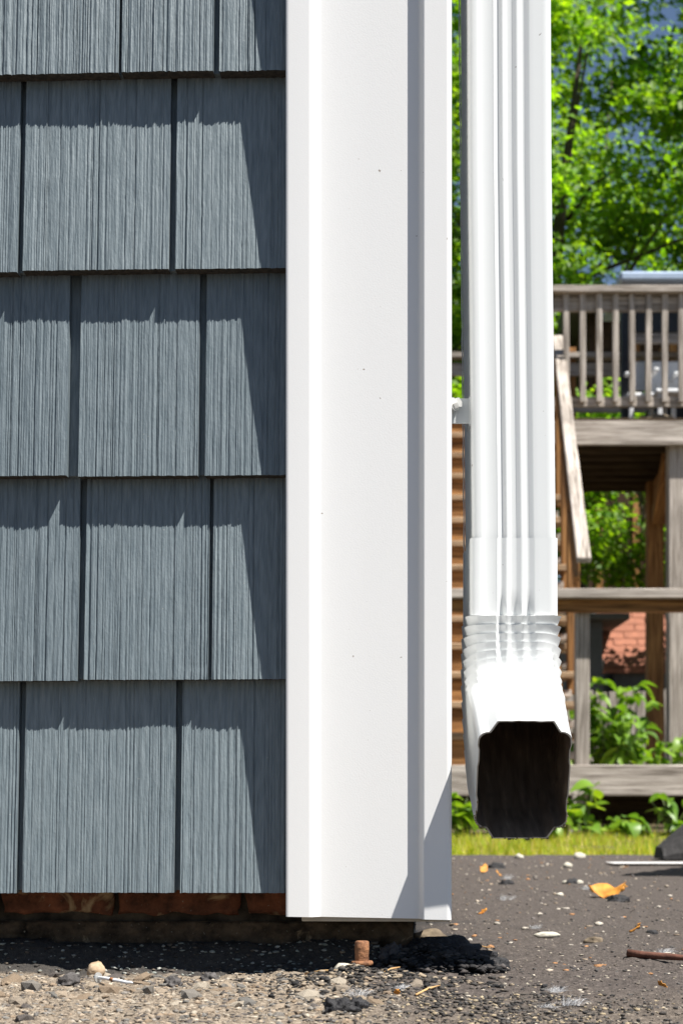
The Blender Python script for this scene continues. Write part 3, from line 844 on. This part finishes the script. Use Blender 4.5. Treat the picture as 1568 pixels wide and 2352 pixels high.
# curled shell
p = onground(516, 2214); v, f = tube_data([Vector((.0055*math.cos(t)*(1-t*.07), 0, .0055*math.sin(t)*(1-t*.07))) for t in np.linspace(-.6, 5.4, 22)], list(np.linspace(.0006, .0020, 22)), 8)
put('curled_shell', pyd('curled_shell', v, f, True), M['pebble2'], p+Vector((0, 0, .0085)), 'pale curled shell in the wall shadow', 'shell', (0, .3, .2))
# seed fluff
def fluff_me(seed, s, n=130):
    r_ = random.Random(seed); v = []; f = []
    for i in range(n):
        a_ = r_.uniform(0, 6.28); e = r_.uniform(0.05, 1.3); L_ = s*r_.uniform(.4, 1)
        d_ = Vector((math.cos(a_)*math.cos(e)*1.5, math.sin(a_)*math.cos(e), math.sin(e)*.8))*L_
        o_ = Vector((r_.uniform(-1, 1)*s*.5, r_.uniform(-1, 1)*s*.3, 0)); side = d_.cross(Vector((r_.random(), r_.random(), r_.random()))).normalized()*.00009
        b = len(v); mid = o_+d_*.5+Vector((0, 0, s*.12))
        v += [o_-side, o_+side, mid+side, mid-side, o_+d_]; f += [(b, b+1, b+2, b+3), (b+3, b+2, b+4)]
    return pyd('fluff', v, f)
for i, (px, py, s, lab) in enumerate([(1252, 2312, .010, 'white seed fluff on the asphalt crust beside a longer tuft'), (1310, 2308, .013, 'long white seed fluff tuft on the asphalt crust'), (1275, 2285, .009, 'white seed fluff around an orange leaf scrap'), (1228, 2140, .010, 'white seed fluff caught on the long white stone'), (1525, 2193, .010, 'white seed fluff caught on the brown stick'), (820, 2290, .014, 'white seed fluff over the clods before the bolt'),
                                       (1163, 2020, .02, 'white seed fluff standing on a grey clod'), (1160, 2070, .018, 'white seed fluff on the bare asphalt near the post'), (1345, 2045, .018, 'white seed fluff left of the curled leaf'), (920, 2285, .008, 'white seed fluff tuft beside the orange straw'), (945, 2195, .010, 'pale fluff in the black tar heap')]):
    p = onground(px, py, .001 if i != 10 else .022); put('seed_fluff', fluff_me(i, s*1.0), M['fluff'], p, lab, 'fluff')
# rubber wheel stop
def wheel_stop():
    p = Vector((.925, 5.02, 0)); L_ = 1.8; h = .112
    sec = [(-.075, 0), (-.075, .028), (-.052, h*.93), (-.044, h), (.044, h), (.052, h*.93), (.075, .028), (.075, 0)]
    v = []; f = []
    for x, sc_, zsc in ((0, 1, .30), (.008, 1, .36), (.085, .98, .94), (.10, .98, 1.0), (L_-.10, .98, 1), (L_-.085, .98, .94), (L_-.008, 1, .36), (L_, 1, .3)):
        for y, z in sec: v.append((x, y*sc_, z*zsc))
    n = len(sec)
    for j in range(7):
        for i in range(n-1): f.append((j*n+i, (j+1)*n+i, (j+1)*n+i+1, j*n+i+1))
    f.append(tuple(range(n))); f.append(tuple(range(7*n, 8*n))[::-1])
    put('wheel_stop', pyd('wheel_stop', v, f), M['rubber'], p+Vector((0, 0, .004)), 'black rubber wheel stop beside the grass edge', 'wheel stop')
wheel_stop()

# ------------------------------------------------------------------ lower platform, stairs, raised deck
def xat(px, Y): return (px-784)*K*Y/D
def zat(py, Y): return H+(HY-py)*K*Y/D
Y1 = 11.3
plat = empty('wooden_platform', (1.6, Y1, 0), 'low weathered wooden platform with a rail across the foot of the stairs', 'platform')
box('rim_beam', ((-.2+4.4)/2, Y1, (zat(1757, Y1)+zat(1828, Y1))/2), (4.6, .045, zat(1757, Y1)-zat(1828, Y1)), wood['X'], plat, .006)
for i in range(14):
    box('deck_board', (2.1, Y1+.10+i*.145, zat(1757, Y1)-.025), (4.55, .136, .032), wood['X'], plat)
box('rail_cap', (2.1, Y1-.01, (zat(1355, Y1)+zat(1376, Y1))/2), (4.6, .14, zat(1355, Y1)-zat(1376, Y1)), wood['X'], plat, .005)
box('lower_rail', (2.1, Y1+.02, (zat(1376.8, Y1)+zat(1406, Y1))/2), (4.6, .042, zat(1376.8, Y1)-zat(1406, Y1)), woodb['X'], plat, .005)
box('post', (xat(1335, Y1+.09), Y1+.09, .78), (.092, .09, 1.48), wood['Z'], plat, .005)
box('post', (-.1, Y1+.09, .78), (.092, .09, 1.48), wood['Z'], plat, .005)
box('post', (3.6, Y1+.09, .78), (.092, .09, 1.48), wood['Z'], plat, .005)
for x in (.2, 2.45, 4.2): box('foot_post', (x, Y1+.10, .13), (.10, .09, .34), wood['Z'], plat, .005)
box('skirt_board', (2.1, Y1+.75, (zat(1893, Y1+.75)+.27)/2), (4.6, .03, .27-zat(1893, Y1+.75)), wood_shade['X'], plat)
box('stake', (xat(1312, Y1-.5), Y1-.5, .11), (.028, .028, .30), wood['Z'], None, .004, (0, .12, 0))
tag(bpy.context.scene.objects['stake'], 'small leaning wooden stake among the weeds before the platform', 'stake')

stair = empty('staircase', (1.1, 11.5, 0), 'steep brown wooden staircase rising from the platform to the raised deck', 'stairs')
NS = 14; sh = .075; RS, RN = .225, .26
for i in range(NS):
    y = 11.55+RN*i; z = .44+RS*i; xr = 1.50+sh*(y-11.4); xl = xr-1.15
    box('tread', ((xl+xr)/2+.03, y+.12, z+RS-.022), (1.27, .29, .046), woodt['X'], stair, .006)
    box('riser', ((xl+xr)/2-.03, y+.015, z+RS/2-.025), (1.10, .02, RS-.05), woodb['X'], stair, .003)
    box('cleat', (xr+.035, y+.11, z+.075), (.06, .20, .05), wood['X'], stair, .004)
def st_pt(y, dz, dx): return (1.50+sh*(y-11.4)+dx, y, .44+RS*(y-11.55)/RN+dz)
bar('stringer', st_pt(11.55, .02, -.03), st_pt(15.15, .02, -.03), .04, .24, woodb['X'], stair)
bar('stringer', st_pt(11.55, .02, -1.12), st_pt(15.15, .02, -1.12), .04, .24, woodb['X'], stair)
ha = (xat(1337, 11.30), 11.24, zat(1290, 11.3)); hb = (xat(1280, 15.1), 15.1, zat(775, 15.1))
bar('handrail', ha, hb, .092, .042, wood['X'], stair, .006)
bar('handrail', (ha[0]-1.25, ha[1], ha[2]), (hb[0]-1.25, hb[1], hb[2]), .092, .042, wood['X'], stair, .006)
bar('lower_handrail', (ha[0]-.035, ha[1]+.1, ha[2]-.13), (hb[0]-.035, hb[1], hb[2]-.13), .04, .09, woodb['X'], stair, .005)
for k_ in range(1, 4):
    t = k_/4; q = Vector(ha).lerp(Vector(hb), t); zt = .44+RS*(q.y-11.55)/RN
    box('rail_post', (q.x-.02, q.y, (zt+q.z)/2-.05), (.085, .085, q.z-zt-.02), woodb['Z'], stair, .005)

Y2 = 14.55; YB = 16.45
deck = empty('raised_deck', (3.2, Y2, 0), 'weathered raised wooden deck on tall posts with baluster railing', 'deck')
xL = xat(1262, Y2); xR = 5.6
zF = zat(962, Y2)
box('rim_joist', ((xL+xR)/2, Y2, (zat(967, Y2)+zat(1023, Y2))/2), (xR-xL, .045, zat(967, Y2)-zat(1023, Y2)), wood['X'], deck, .006)
for i in range(14):
    yb = Y2-.0+i*.143
    x0 = xL if yb < 15.5 else .2
    box('deck_board', ((x0+xR)/2, yb+.05, zF-.012), (xR-x0, .138, .03), wood_shade['X'], deck)
for i in range(6):
    yj = Y2+.33+i*.31
    x0 = xL if yj < 15.5 else .2
    box('joist', ((x0+xR)/2, yj, zF-.125), (xR-x0, .045, .19), wood_shade['X'], deck)
box('rear_joist', ((.2+xR)/2, YB+.03, zF-.145), (xR-.2, .045, .23), wood_shade['X'], deck)
zt = zat(661, Y2)
box('top_rail', ((xL+xR)/2, Y2-.01, zt-.028), (xR-xL, .14, .056), wood['X'], deck, .005)
box('under_rail', ((xL+xR)/2, Y2+.035, zat(704, Y2-.0)+.03), (xR-xL, .04, .13), wood['X'], deck, .005)
box('bottom_rail', ((xL+xR)/2, Y2+.035, zat(922, Y2)), (xR-xL, .04, .085), wood['X'], deck, .005)
for i in range(-1, 20):
    x = xat(1299+37.6*i, Y2)
    if x > xR-.05: break
    box('baluster', (x, Y2-.012+R.uniform(-.004, .004), (zat(676, Y2)+zat(925, Y2))/2), (.048, .042, zat(676, Y2)-zat(925, Y2)), wood['Z'], deck, .004, (0, R.uniform(-.006, .006), 0))
# rear railing
box('rear_rail', ((.2+xR)/2, YB, zat(818, YB)), (xR-.2, .12, .05), wood['X'], deck, .005)
box('rear_rail', ((.2+xR)/2, YB+.02, zat(848, YB)), (xR-.2, .04, .125), wood['X'], deck, .005)
box('rear_rail', ((.2+xR)/2, YB+.02, zat(935, YB)), (xR-.2, .04, .10), wood['X'], deck, .005)
for x in np.arange(.4, xR, .9): box('rear_post', (x, YB+.07, zF+.55), (.09, .09, 1.15), woodb['Z'], deck, .005)
for (px, Yp, wpx) in ((1551, Y2+.14, .15),):
    box('post', (xat(px, Yp), Yp, zF/2-.02), (wpx, wpx, zF-.02), wood['Z'], deck, .008)
for x in (1.9, 4.9): box('post', (x, YB-.2, (zF-.2)/2), (.14, .14, zF-.22), woodb['Z'], deck, .008)
xd = xat(1502, YB-.2); box('post', (xd, YB-.2, (zF-.2)/2), (.15, .15, zF-.22), woodb['Z'], deck, .008)
box('post', (4.9, Y2+.14, zF/2-.02), (.15, .15, zF-.02), wood['Z'], deck, .008)
bar('brace', (xat(1541, Y2+.35), Y2+.35, zat(1040, Y2+.35)), (xat(1512, YB-.35), YB-.35, zat(1190, YB-.35)), .14, .14, woodb['X'], deck, .008)
bar('cross_beam', (xat(1541, Y2+.3)+.02, Y2+.25, zF-.32), (xd+.02, YB-.2, zF-.32), .09, .19, woodb['X'], deck, .006)

# things on the deck
gzb = empty('gazebo', (xat(1437, 15.6), 15.6, zF), 'black framed gazebo with pale blue metal roof on the raised deck', 'gazebo')
gx = xat(1437, 15.6)
box('post', (gx, 15.6, zF+.74), (.095, .095, 1.48), M['black'], gzb, .006)
box('post', (gx+2.4, 15.6, zF+.74), (.095, .095, 1.48), M['black'], gzb, .006)
box('roof', (gx+1.2, 15.9, zat(645, 15.4)), (2.62, 1.3, .085), M['bluem'], gzb, .02)
box('fascia', (gx+1.24, 15.40, zat(656, 15.4)), (2.5, .07, .04), M['black'], gzb, .004)
box('valance', (gx+1.2, 15.62, (zat(700, 15.6)+zat(762, 15.6))/2), (2.3, .05, zat(700, 15.6)-zat(762, 15.6)), M['black'], gzb, .005)
box('cross_rail', (gx+1.2, 15.64, zat(775, 15.6)), (2.3, .05, .09), wood['X'], gzb, .005)
def chair(x, y, zc_, label):
    t = empty('patio_chair', (x, y, zF), label, 'chair', 'white chairs on the raised deck')
    box('backrest', (x, y, zF+zc_+.10), (.44, .04, .27), M['pwhite'], t, .015, (.12, 0, 0))
    box('seat', (x, y-.24, zF+.42), (.46, .44, .04), M['pwhite'], t, .015)
    for sx in (-1, 1):
        box('leg', (x+sx*.19, y-.42, zF+.2), (.04, .04, .40), M['pwhite'], t, .006); box('leg', (x+sx*.19, y-.0, zF+.3), (.04, .04, .60), M['pwhite'], t, .006)
        box('armrest', (x+sx*.22, y-.22, zF+.62), (.05, .42, .03), M['pwhite'], t, .008)
chair(xat(1478, 15.9), 15.9, .60, 'white resin chair beside the black gazebo post')
chair(xat(1542, 15.75), 15.75, .56, 'white resin chair further along the deck from the gazebo post')
bn = empty('storage_bench', (3.3, 16.1, zF), 'black storage bench at the back of the raised deck', 'bench')
box('body', (3.45, 16.15, zF+.22), (1.1, .40, .42), M['black'], bn, .02); box('lid', (3.45, 16.15, zF+.452), (1.14, .44, .04), M['black'], bn, .012)
v, f = lathe([(.17, 0), (.165, .03), (.13, .06), (.06, .078), (0, .08)], 28); put('basin', pyd('basin', v, f, True), M['stone_dk'], (xat(1510, Y2+.22), Y2+.24, zF+.004), 'upturned shallow brown basin on the deck edge', 'basin')

# ------------------------------------------------------------------ shed, neighbour house, fence
shed = empty('shed', (4.2, 22.5, 0), 'grey shed with red tabbed shingle roof behind the platform', 'shed')
YS = 22.0; ze = zat(1535, YS); zr = ze+.98; xs0 = xat(1384, YS); xs1 = xs0+4.4; run = .98
box('wall', ((xs0+xs1)/2, YS+run, ze/2), (xs1-xs0-.3, 2*run-.2, ze), M['slate'], shed, 0)
sl_ = (zr-ze)/run; nlen = math.hypot(run, zr-ze)
for side in (0, 1):
    v = [(xs0, YS if not side else YS+2*run, ze), (xs1, YS if not side else YS+2*run, ze), (xs1, YS+run, zr), (xs0, YS+run, zr)]
    v = [Vector(p_)-Vector(shed.location) for p_ in v]; v2 = [p_-Vector((0, 0, .06)) for p_ in v]
    link('roof_deck', pyd('roof_deck', v+v2, [(0, 1, 2, 3), (4, 7, 6, 5), (0, 4, 5, 1), (1, 5, 6, 2), (2, 6, 7, 3), (3, 7, 4, 0)]), M['roofred'], shed)
tabm = box_me(.30, .17, .012, .002, 'roof_shingle'); tabm.materials.append(M['roofred'])
ang = math.atan2(zr-ze, run)
for j in range(16):
    s_ = .02+j*.142
    if s_ > nlen-.05: break
    x = xs0+.03+(.16 if j % 2 else .0)
    while x < xs1-.1:
        o = link('roof_shingle', tabm, None, shed); c_ = Vector((x+.15, YS+math.cos(ang)*(s_+.07), ze+math.sin(ang)*(s_+.07)+.012+R.uniform(0, .006)))
        o.location = c_-Vector(shed.location); o.rotation_euler = (ang-.06, 0, R.uniform(-.01, .01)); x += .312
bar('rake_board', (xs0-.02, YS-.02, ze), (xs0-.02, YS+run, zr), .035, .16, M['fascia'], shed)
box('ridge_cap', ((xs0+xs1)/2, YS+run, zr+.03), (xs1-xs0, .22, .05), M['fascia'], shed)
# dark outbuilding left of it
ob = empty('outbuilding', (3.2, 21.0, 0), 'dark grey painted outbuilding between the platform post and the red roof', 'building')
YO = 21.2; box('wall', ((xat(1322, YO)+xat(1383, YO))/2, YO+.9, 1.24), (xat(1383, YO)-xat(1322, YO), 1.8, 2.48), M['slate'], ob, .01)
box('roof', ((xat(1322, YO)+xat(1383, YO))/2, YO+.9, 2.52), (.95, 2.1, .08), M['slate'], ob, .01)
# neighbouring house
nb = empty('neighbour_house', (5.0, 24.6, 0), 'dark brown house with pale eaves behind the trees', 'house')
YN = 24.6; xn0 = xat(1350, YN); zn0 = zat(722, YN)
box('wall', (xn0+2.4, YN+1.1, zn0/2), (4.8, 2.2, zn0), M['brownwall'], nb, 0)
for i in range(9): box('wall_board', (xn0+.15+i*.53, YN-.012, zn0/2), (.10, .03, zn0-.1), woodb['Z'], nb, .004)
v = [(-.25, -.4, 0), (5.1, -.4, 0), (5.1, 2.6, 0), (-.25, 2.6, 0), (-.25, 1.1, .32), (5.1, 1.1, .32)]
o = link('roof', pyd('roof', v, [(0, 1, 5, 4), (2, 3, 4, 5), (0, 4, 3), (1, 2, 5), (0, 3, 2, 1)]), M['slate'], nb); o.location = Vector((xn0, YN, zn0+.05))-Vector(nb.location)
box('eave_board', (xn0+2.4, YN-.42, zn0+.03), (5.4, .05, .16), M['fascia'], nb)
# fence
fence = empty('board_fence', (2.5, 18.6, 0), 'low weathered board fence behind the leafy bush', 'fence')
x = -1.0; YF = 18.6
while x < 8.5:
    h = 1.42+R.uniform(-.03, .03)
    box('fence_board', (x, YF+R.uniform(-.01, .01), h/2), (.135, .022, h), wood['Z'], fence, .004, (0, R.uniform(-.012, .012), 0)); x += .152
for z in (.35, 1.1): box('fence_rail', (3.75, YF+.035, z), (9.5, .04, .09), wood['X'], fence)
# ------------------------------------------------------------------ vegetation
def leaf_mesh(name, P, N, size, r, cols, aspect=.62):
    """diamond leaves folded at the midrib: centres P, normals N"""
    n = len(P)
    t = r.standard_normal((n, 3)); t -= (t*N).sum(1, keepdims=True)*N; t /= np.linalg.norm(t, axis=1, keepdims=True)
    b = np.cross(N, t); s = size[:, None]
    A = P-t*s*.5; C = P+t*s*.5
    m1 = P+b*s*aspect*.5-t*s*.06+N*s*.10; m2 = P-b*s*aspect*.5-t*s*.06+N*s*.10
    V = np.stack([A, m1, C, m2], 1).reshape(-1, 3); i = np.arange(n)*4
    F = np.concatenate([np.stack([i, i+1, i+2], 1)[:, None], np.stack([i, i+2, i+3], 1)[:, None]], 1).reshape(-1, 3)
    me = npmesh(name, V, F); set_tint(me, cols, 2); return me
def unit(a): return a/np.linalg.norm(a, axis=1, keepdims=True)
LEAFC = np.array([(.135, .255, .012), (.175, .305, .014), (.085, .185, .014), (.215, .345, .016), (.115, .225, .02)])
def tree(name, label, base, cc, rad, nclump, nleaf, lsz, seed, trunk_r, clump=.55, group='trees behind the deck', ccz=None):
    r = np.random.default_rng(seed); base = Vector(base); cc = np.array(cc); rad = np.array(rad)
    t = empty(name, base, label, 'tree', group)
    d = unit(r.standard_normal((nclump, 3))); q = r.uniform(.25, 1, nclump)**.45
    C = cc+d*q[:, None]*rad
    k_ = r.integers(0, nclump, nleaf)
    cs = r.uniform(.6, 1.35, nclump)*clump
    off = unit(r.standard_normal((nleaf, 3)))*(r.uniform(0, 1, nleaf)**.5)[:, None]*cs[k_][:, None]*np.array([1.25, 1.25, .62])
    P = C[k_]+off
    N = unit(r.standard_normal((nleaf, 3))*.55+np.array([.25, -.35, .75]))
    S = r.uniform(.7, 1.3, nleaf)*lsz
    ct = r.uniform(.75, 1.25, nclump)
    cols = LEAFC[r.integers(0, 5, nleaf)]*ct[k_][:, None]*r.uniform(.8, 1.2, (nleaf, 1))
    bl = np.array(base)
    link('crown', leaf_mesh('crown', P-bl, N, S, r, cols), M['leaf'], t)
    top = Vector(cc)-base
    rr = random.Random(seed)
    zs = [0, .25, .5, .75, 1]
    pts = [Vector((top.x*z*z+rr.uniform(-.1, .1)*z, top.y*z*z+rr.uniform(-.1, .1)*z, (top.z+rad[2]*.35)*z)) for z in zs]
    v, f = tube_data(pts, [trunk_r*1.25, trunk_r, trunk_r*.8, trunk_r*.5, trunk_r*.15], 12)
    tr = link('trunk', pyd('trunk', v, f, True), M['bark'], t)
    for i in r.permutation(nclump)[:min(14, nclump)]:
        e = Vector(C[i])-base; fr = rr.uniform(.35, .9); s_ = pts[0].lerp(pts[-1], fr); s_ = Vector((pts[-1].x*fr*fr, pts[-1].y*fr*fr, pts[-1].z*fr))
        if e.z < s_.z: s_.z = max(.5, e.z-.6*abs(e.x-s_.x)*.5)
        mid = s_.lerp(e, .5)+Vector((rr.uniform(-.2, .2), rr.uniform(-.2, .2), rr.uniform(0, .3)))
        v, f = tube_data([s_, mid, e], [trunk_r*.2, trunk_r*.13, trunk_r*.04], 7); link('branch', pyd('branch', v, f, True), M['bark'], t)
    return t
tree('maple_tree', 'tall maple tree rising behind the raised deck, the largest crown', (3.2, 29.6, 0), (4.2, 29.6, 11.2), (6.0, 2.6, 6.2), 240, 52000, .175, 31, .22, .66)
tree('maple_tree', 'leafy tree leaning in from behind the house corner', (-1.6, 27.5, 0), (-.2, 27.2, 8.9), (3.6, 2.8, 5.4), 140, 28000, .165, 32, .20, .62)
tree('maple_tree', 'tall tree growing beyond the gazebo end of the deck', (9.6, 26.2, 0), (9.2, 26, 9.2), (3.8, 2.8, 5.0), 130, 28000, .15, 33, .2, .62)
tree('maple_tree', 'pale green far tree standing beyond the brown house', (5.5, 39, 0), (5.2, 39, 11), (6.5, 3.0, 8.0), 150, 26000, .20, 34, .25, 1.0)
tree('maple_tree', 'far dark tree left of the brown house', (-2.0, 40, 0), (-2, 40, 10), (6.5, 3.0, 8.0), 130, 22000, .20, 35, .25, 1.0)
tree('young_tree', 'young bushy tree under the raised deck beyond the outbuilding', (4.1, 20.6, 0), (3.5, 20.6, 4.0), (1.25, .8, 1.35), 70, 7000, .105, 36, .06, .33)
tree('young_tree', 'young bushy tree beyond the stairs', (1.5, 20.8, 0), (1.6, 20.8, 3.9), (1.3, .8, 1.5), 60, 6000, .105, 37, .07, .40)
tree('young_tree', 'young tree near the tall deck post', (5.9, 20.8, 0), (5.5, 20.8, 3.8), (1.2, .8, 1.4), 60, 6000, .105, 38, .07, .40)
# leaf used singly
def one_leaf(L, wd, seed, droop=.5, n=6, cols=((.10, .20, .02),)):
    v = []; f = []
    for i in range(n+1):
        t = i/n; hw = wd*(math.sin(math.pi*min(1, (t*.96+.04)))**.75)*(1-.25*t)
        z = -droop*L*t*t+.12*L*math.sin(t*3+seed); x = L*t*(1-.12*droop*t)
        v += [(x, -hw, z+hw*.35), (x, 0, z), (x, hw, z+hw*.35)]
    for i in range(n):
        for k_ in (0, 1): f.append((i*3+k_, i*3+k_+1, i*3+k_+4, i*3+k_+3))
    me = pyd('leaf', v, f, True); me.materials.append(M['plant'])
    set_tint(me, np.array([cols[seed % len(cols)]]), len(me.polygons)); return me
PC = [(.13, .25, .025), (.18, .31, .03), (.09, .19, .025), (.21, .31, .025), (.15, .26, .06), (.08, .16, .02)]
bushleaf = [one_leaf(1, .26+.03*(i % 3), i, .3+.12*(i % 4), 6, PC) for i in range(8)]
weedleaf = [one_leaf(1, .40+.03*(i % 3), i+3, .25+.1*(i % 4), 6, PC) for i in range(8)]
def plant(name, label, cat, base, hgt, spread, nstem, nleaf, lsz, seed, meshes, group=None):
    r = random.Random(seed); t = empty(name, base, label, cat, group)
    for s in range(nstem):
        a_ = r.uniform(0, 6.28); e = spread*r.uniform(.2, 1); h = hgt*r.uniform(.6, 1)
        pts = [Vector((r.uniform(-.04, .04), r.uniform(-.04, .04), 0)), Vector((math.cos(a_)*e*.35, math.sin(a_)*e*.3, h*.55)), Vector((math.cos(a_)*e, math.sin(a_)*e*.7, h))]
        v, f = tube_data(pts, [.008, .006, .002], 6); st = pyd('stem', v, f, True); st.materials.append(M['plant']); set_tint(st, np.array([(.12, .16, .04)]), len(st.polygons)); link('stem', st, None, t)
        for k_ in range(nleaf):
            q = r.uniform(.12, 1); p = pts[0].lerp(pts[1], q*2) if q < .5 else pts[1].lerp(pts[2], q*2-1)
            o = link('leaf', meshes[r.randrange(8)], None, t, p); L_ = lsz*r.uniform(.6, 1.25); o.scale = (L_, L_, L_)
            o.rotation_euler = (r.uniform(-.5, .5), r.uniform(-.7, .5), r.uniform(0, 6.28))
    return t
xb = 13.6
plant('leafy_bush', 'tall leafy green bush growing behind the platform post', 'bush', (xat(1395, xb), xb, -.03), zat(1525, xb), .46, 16, 26, .16, 1, bushleaf)
plant('leafy_bush', 'lighter leafy bush leaning against the tall deck post', 'bush', (xat(1455, xb+.3), xb+.3, -.03), zat(1580, xb), .40, 11, 20, .15, 2, bushleaf)
plant('leafy_bush', 'low leafy bush right of the tall deck post', 'bush', (xat(1570, xb), xb, -.03), zat(1670, xb), .35, 7, 12, .13, 3, bushleaf)
wd_list = [(1290, 9.6, .20, 'broadleaf weed under the downspout outlet'), (1345, 10.2, .34, 'tall broadleaf weed beside the wooden stake'), (1400, 10.3, .13, 'low broadleaf weed under the platform beam'), (1455, 10.5, .13, 'broadleaf weed left of the platform foot post'),
           (1055, 10.0, .30, 'broadleaf weed below the stairs'), (1230, 9.0, .16, 'small broadleaf weed at the grass edge'), (1545, 9.0, .30, 'feathery weed behind the wheel stop'), (1150, 10.3, .13, 'low broadleaf weed below the platform near the stairs')]
for i, (px, y, h, lab) in enumerate(wd_list):
    plant('weed', lab, 'weed', (xat(px, y), y, -.03), h, .16, 5, 6, .12 if i != 6 else .10, 50+i, weedleaf if i != 6 else bushleaf, 'weeds before the platform')
# grass
r = np.random.default_rng(77); n = 60000
gy = 5.42+5.4*r.uniform(0, 1, n)**1.6; gx_ = (-.03+.30*r.uniform(0, 1, n))*gy
dens = np.clip(.42+.5*vnoise2(gx_*2.6, gy*1.6, 12)+.3*vnoise2(gx_*9, gy*7, 13), 0, 1.2); keep = dens > r.uniform(0, .8, n); gx_, gy, dens = gx_[keep], gy[keep], dens[keep]; n = len(gx_)
hgt = r.uniform(.012, .05, n)*(.35+1.5*dens**2)*(1+1.2*(r.uniform(0, 1, n) < .03))*(1+.08*(gy-5.5)); a_ = r.uniform(0, 6.28, n); ln = r.uniform(.1, .7, n)*hgt
bw = r.uniform(.0015, .0035, n)
b0 = np.stack([gx_, gy, np.full(n, -.03)], 1); sd = np.stack([np.cos(a_), np.sin(a_), a_*0], 1)*bw[:, None]
lean_ = np.stack([-np.sin(a_)*ln, np.cos(a_)*ln, hgt], 1)
V = np.stack([b0-sd, b0+sd, b0+lean_], 1).reshape(-1, 3); F = np.arange(n*3).reshape(-1, 3)
me = npmesh('grass', V, F); gc = np.array([(.28, .36, .025), (.36, .40, .03), (.45, .40, .07), (.2, .30, .025), (.55, .45, .2)])
set_tint(me, gc[r.choice(5, n, p=[.26, .26, .18, .14, .16])]*r.uniform(.8, 1.2, (n, 1)), 1)
M['grass'] = attr_mat('grass_blades', transl=.4, rough=.6, spec=.2)
tag(link('grass', me, M['grass']), 'short sunny grass between the asphalt and the platform', 'grass', kind='stuff')

# table added out of view to cast the shadow beside the parking line
tb = empty('shadow_table', (1.4, 3.9, 0), 'unseen wooden table added to cast the shadow beside the parking line', 'table')
d1 = Vector((.945, -.327, 0)); d2 = Vector((.41, .912, 0)); c0 = Vector((.95, 3.60, .73))
for i in range(6):
    a = c0+d2*(.07+.142*i); bar('top_board', a, a+d1*1.5, .136, .03, wood['X'], tb)
for s1 in (.15, 1.35):
    for s2 in (.12, .74):
        p = c0+d1*s1+d2*s2; box('leg', (p.x, p.y, .36), (.07, .07, .70), wood['Z'], tb)
    bar('cross_bar', c0+d1*s1+d2*.05+Vector((0, 0, -.05)), c0+d1*s1+d2*.80+Vector((0, 0, -.05)), .04, .07, wood['X'], tb)
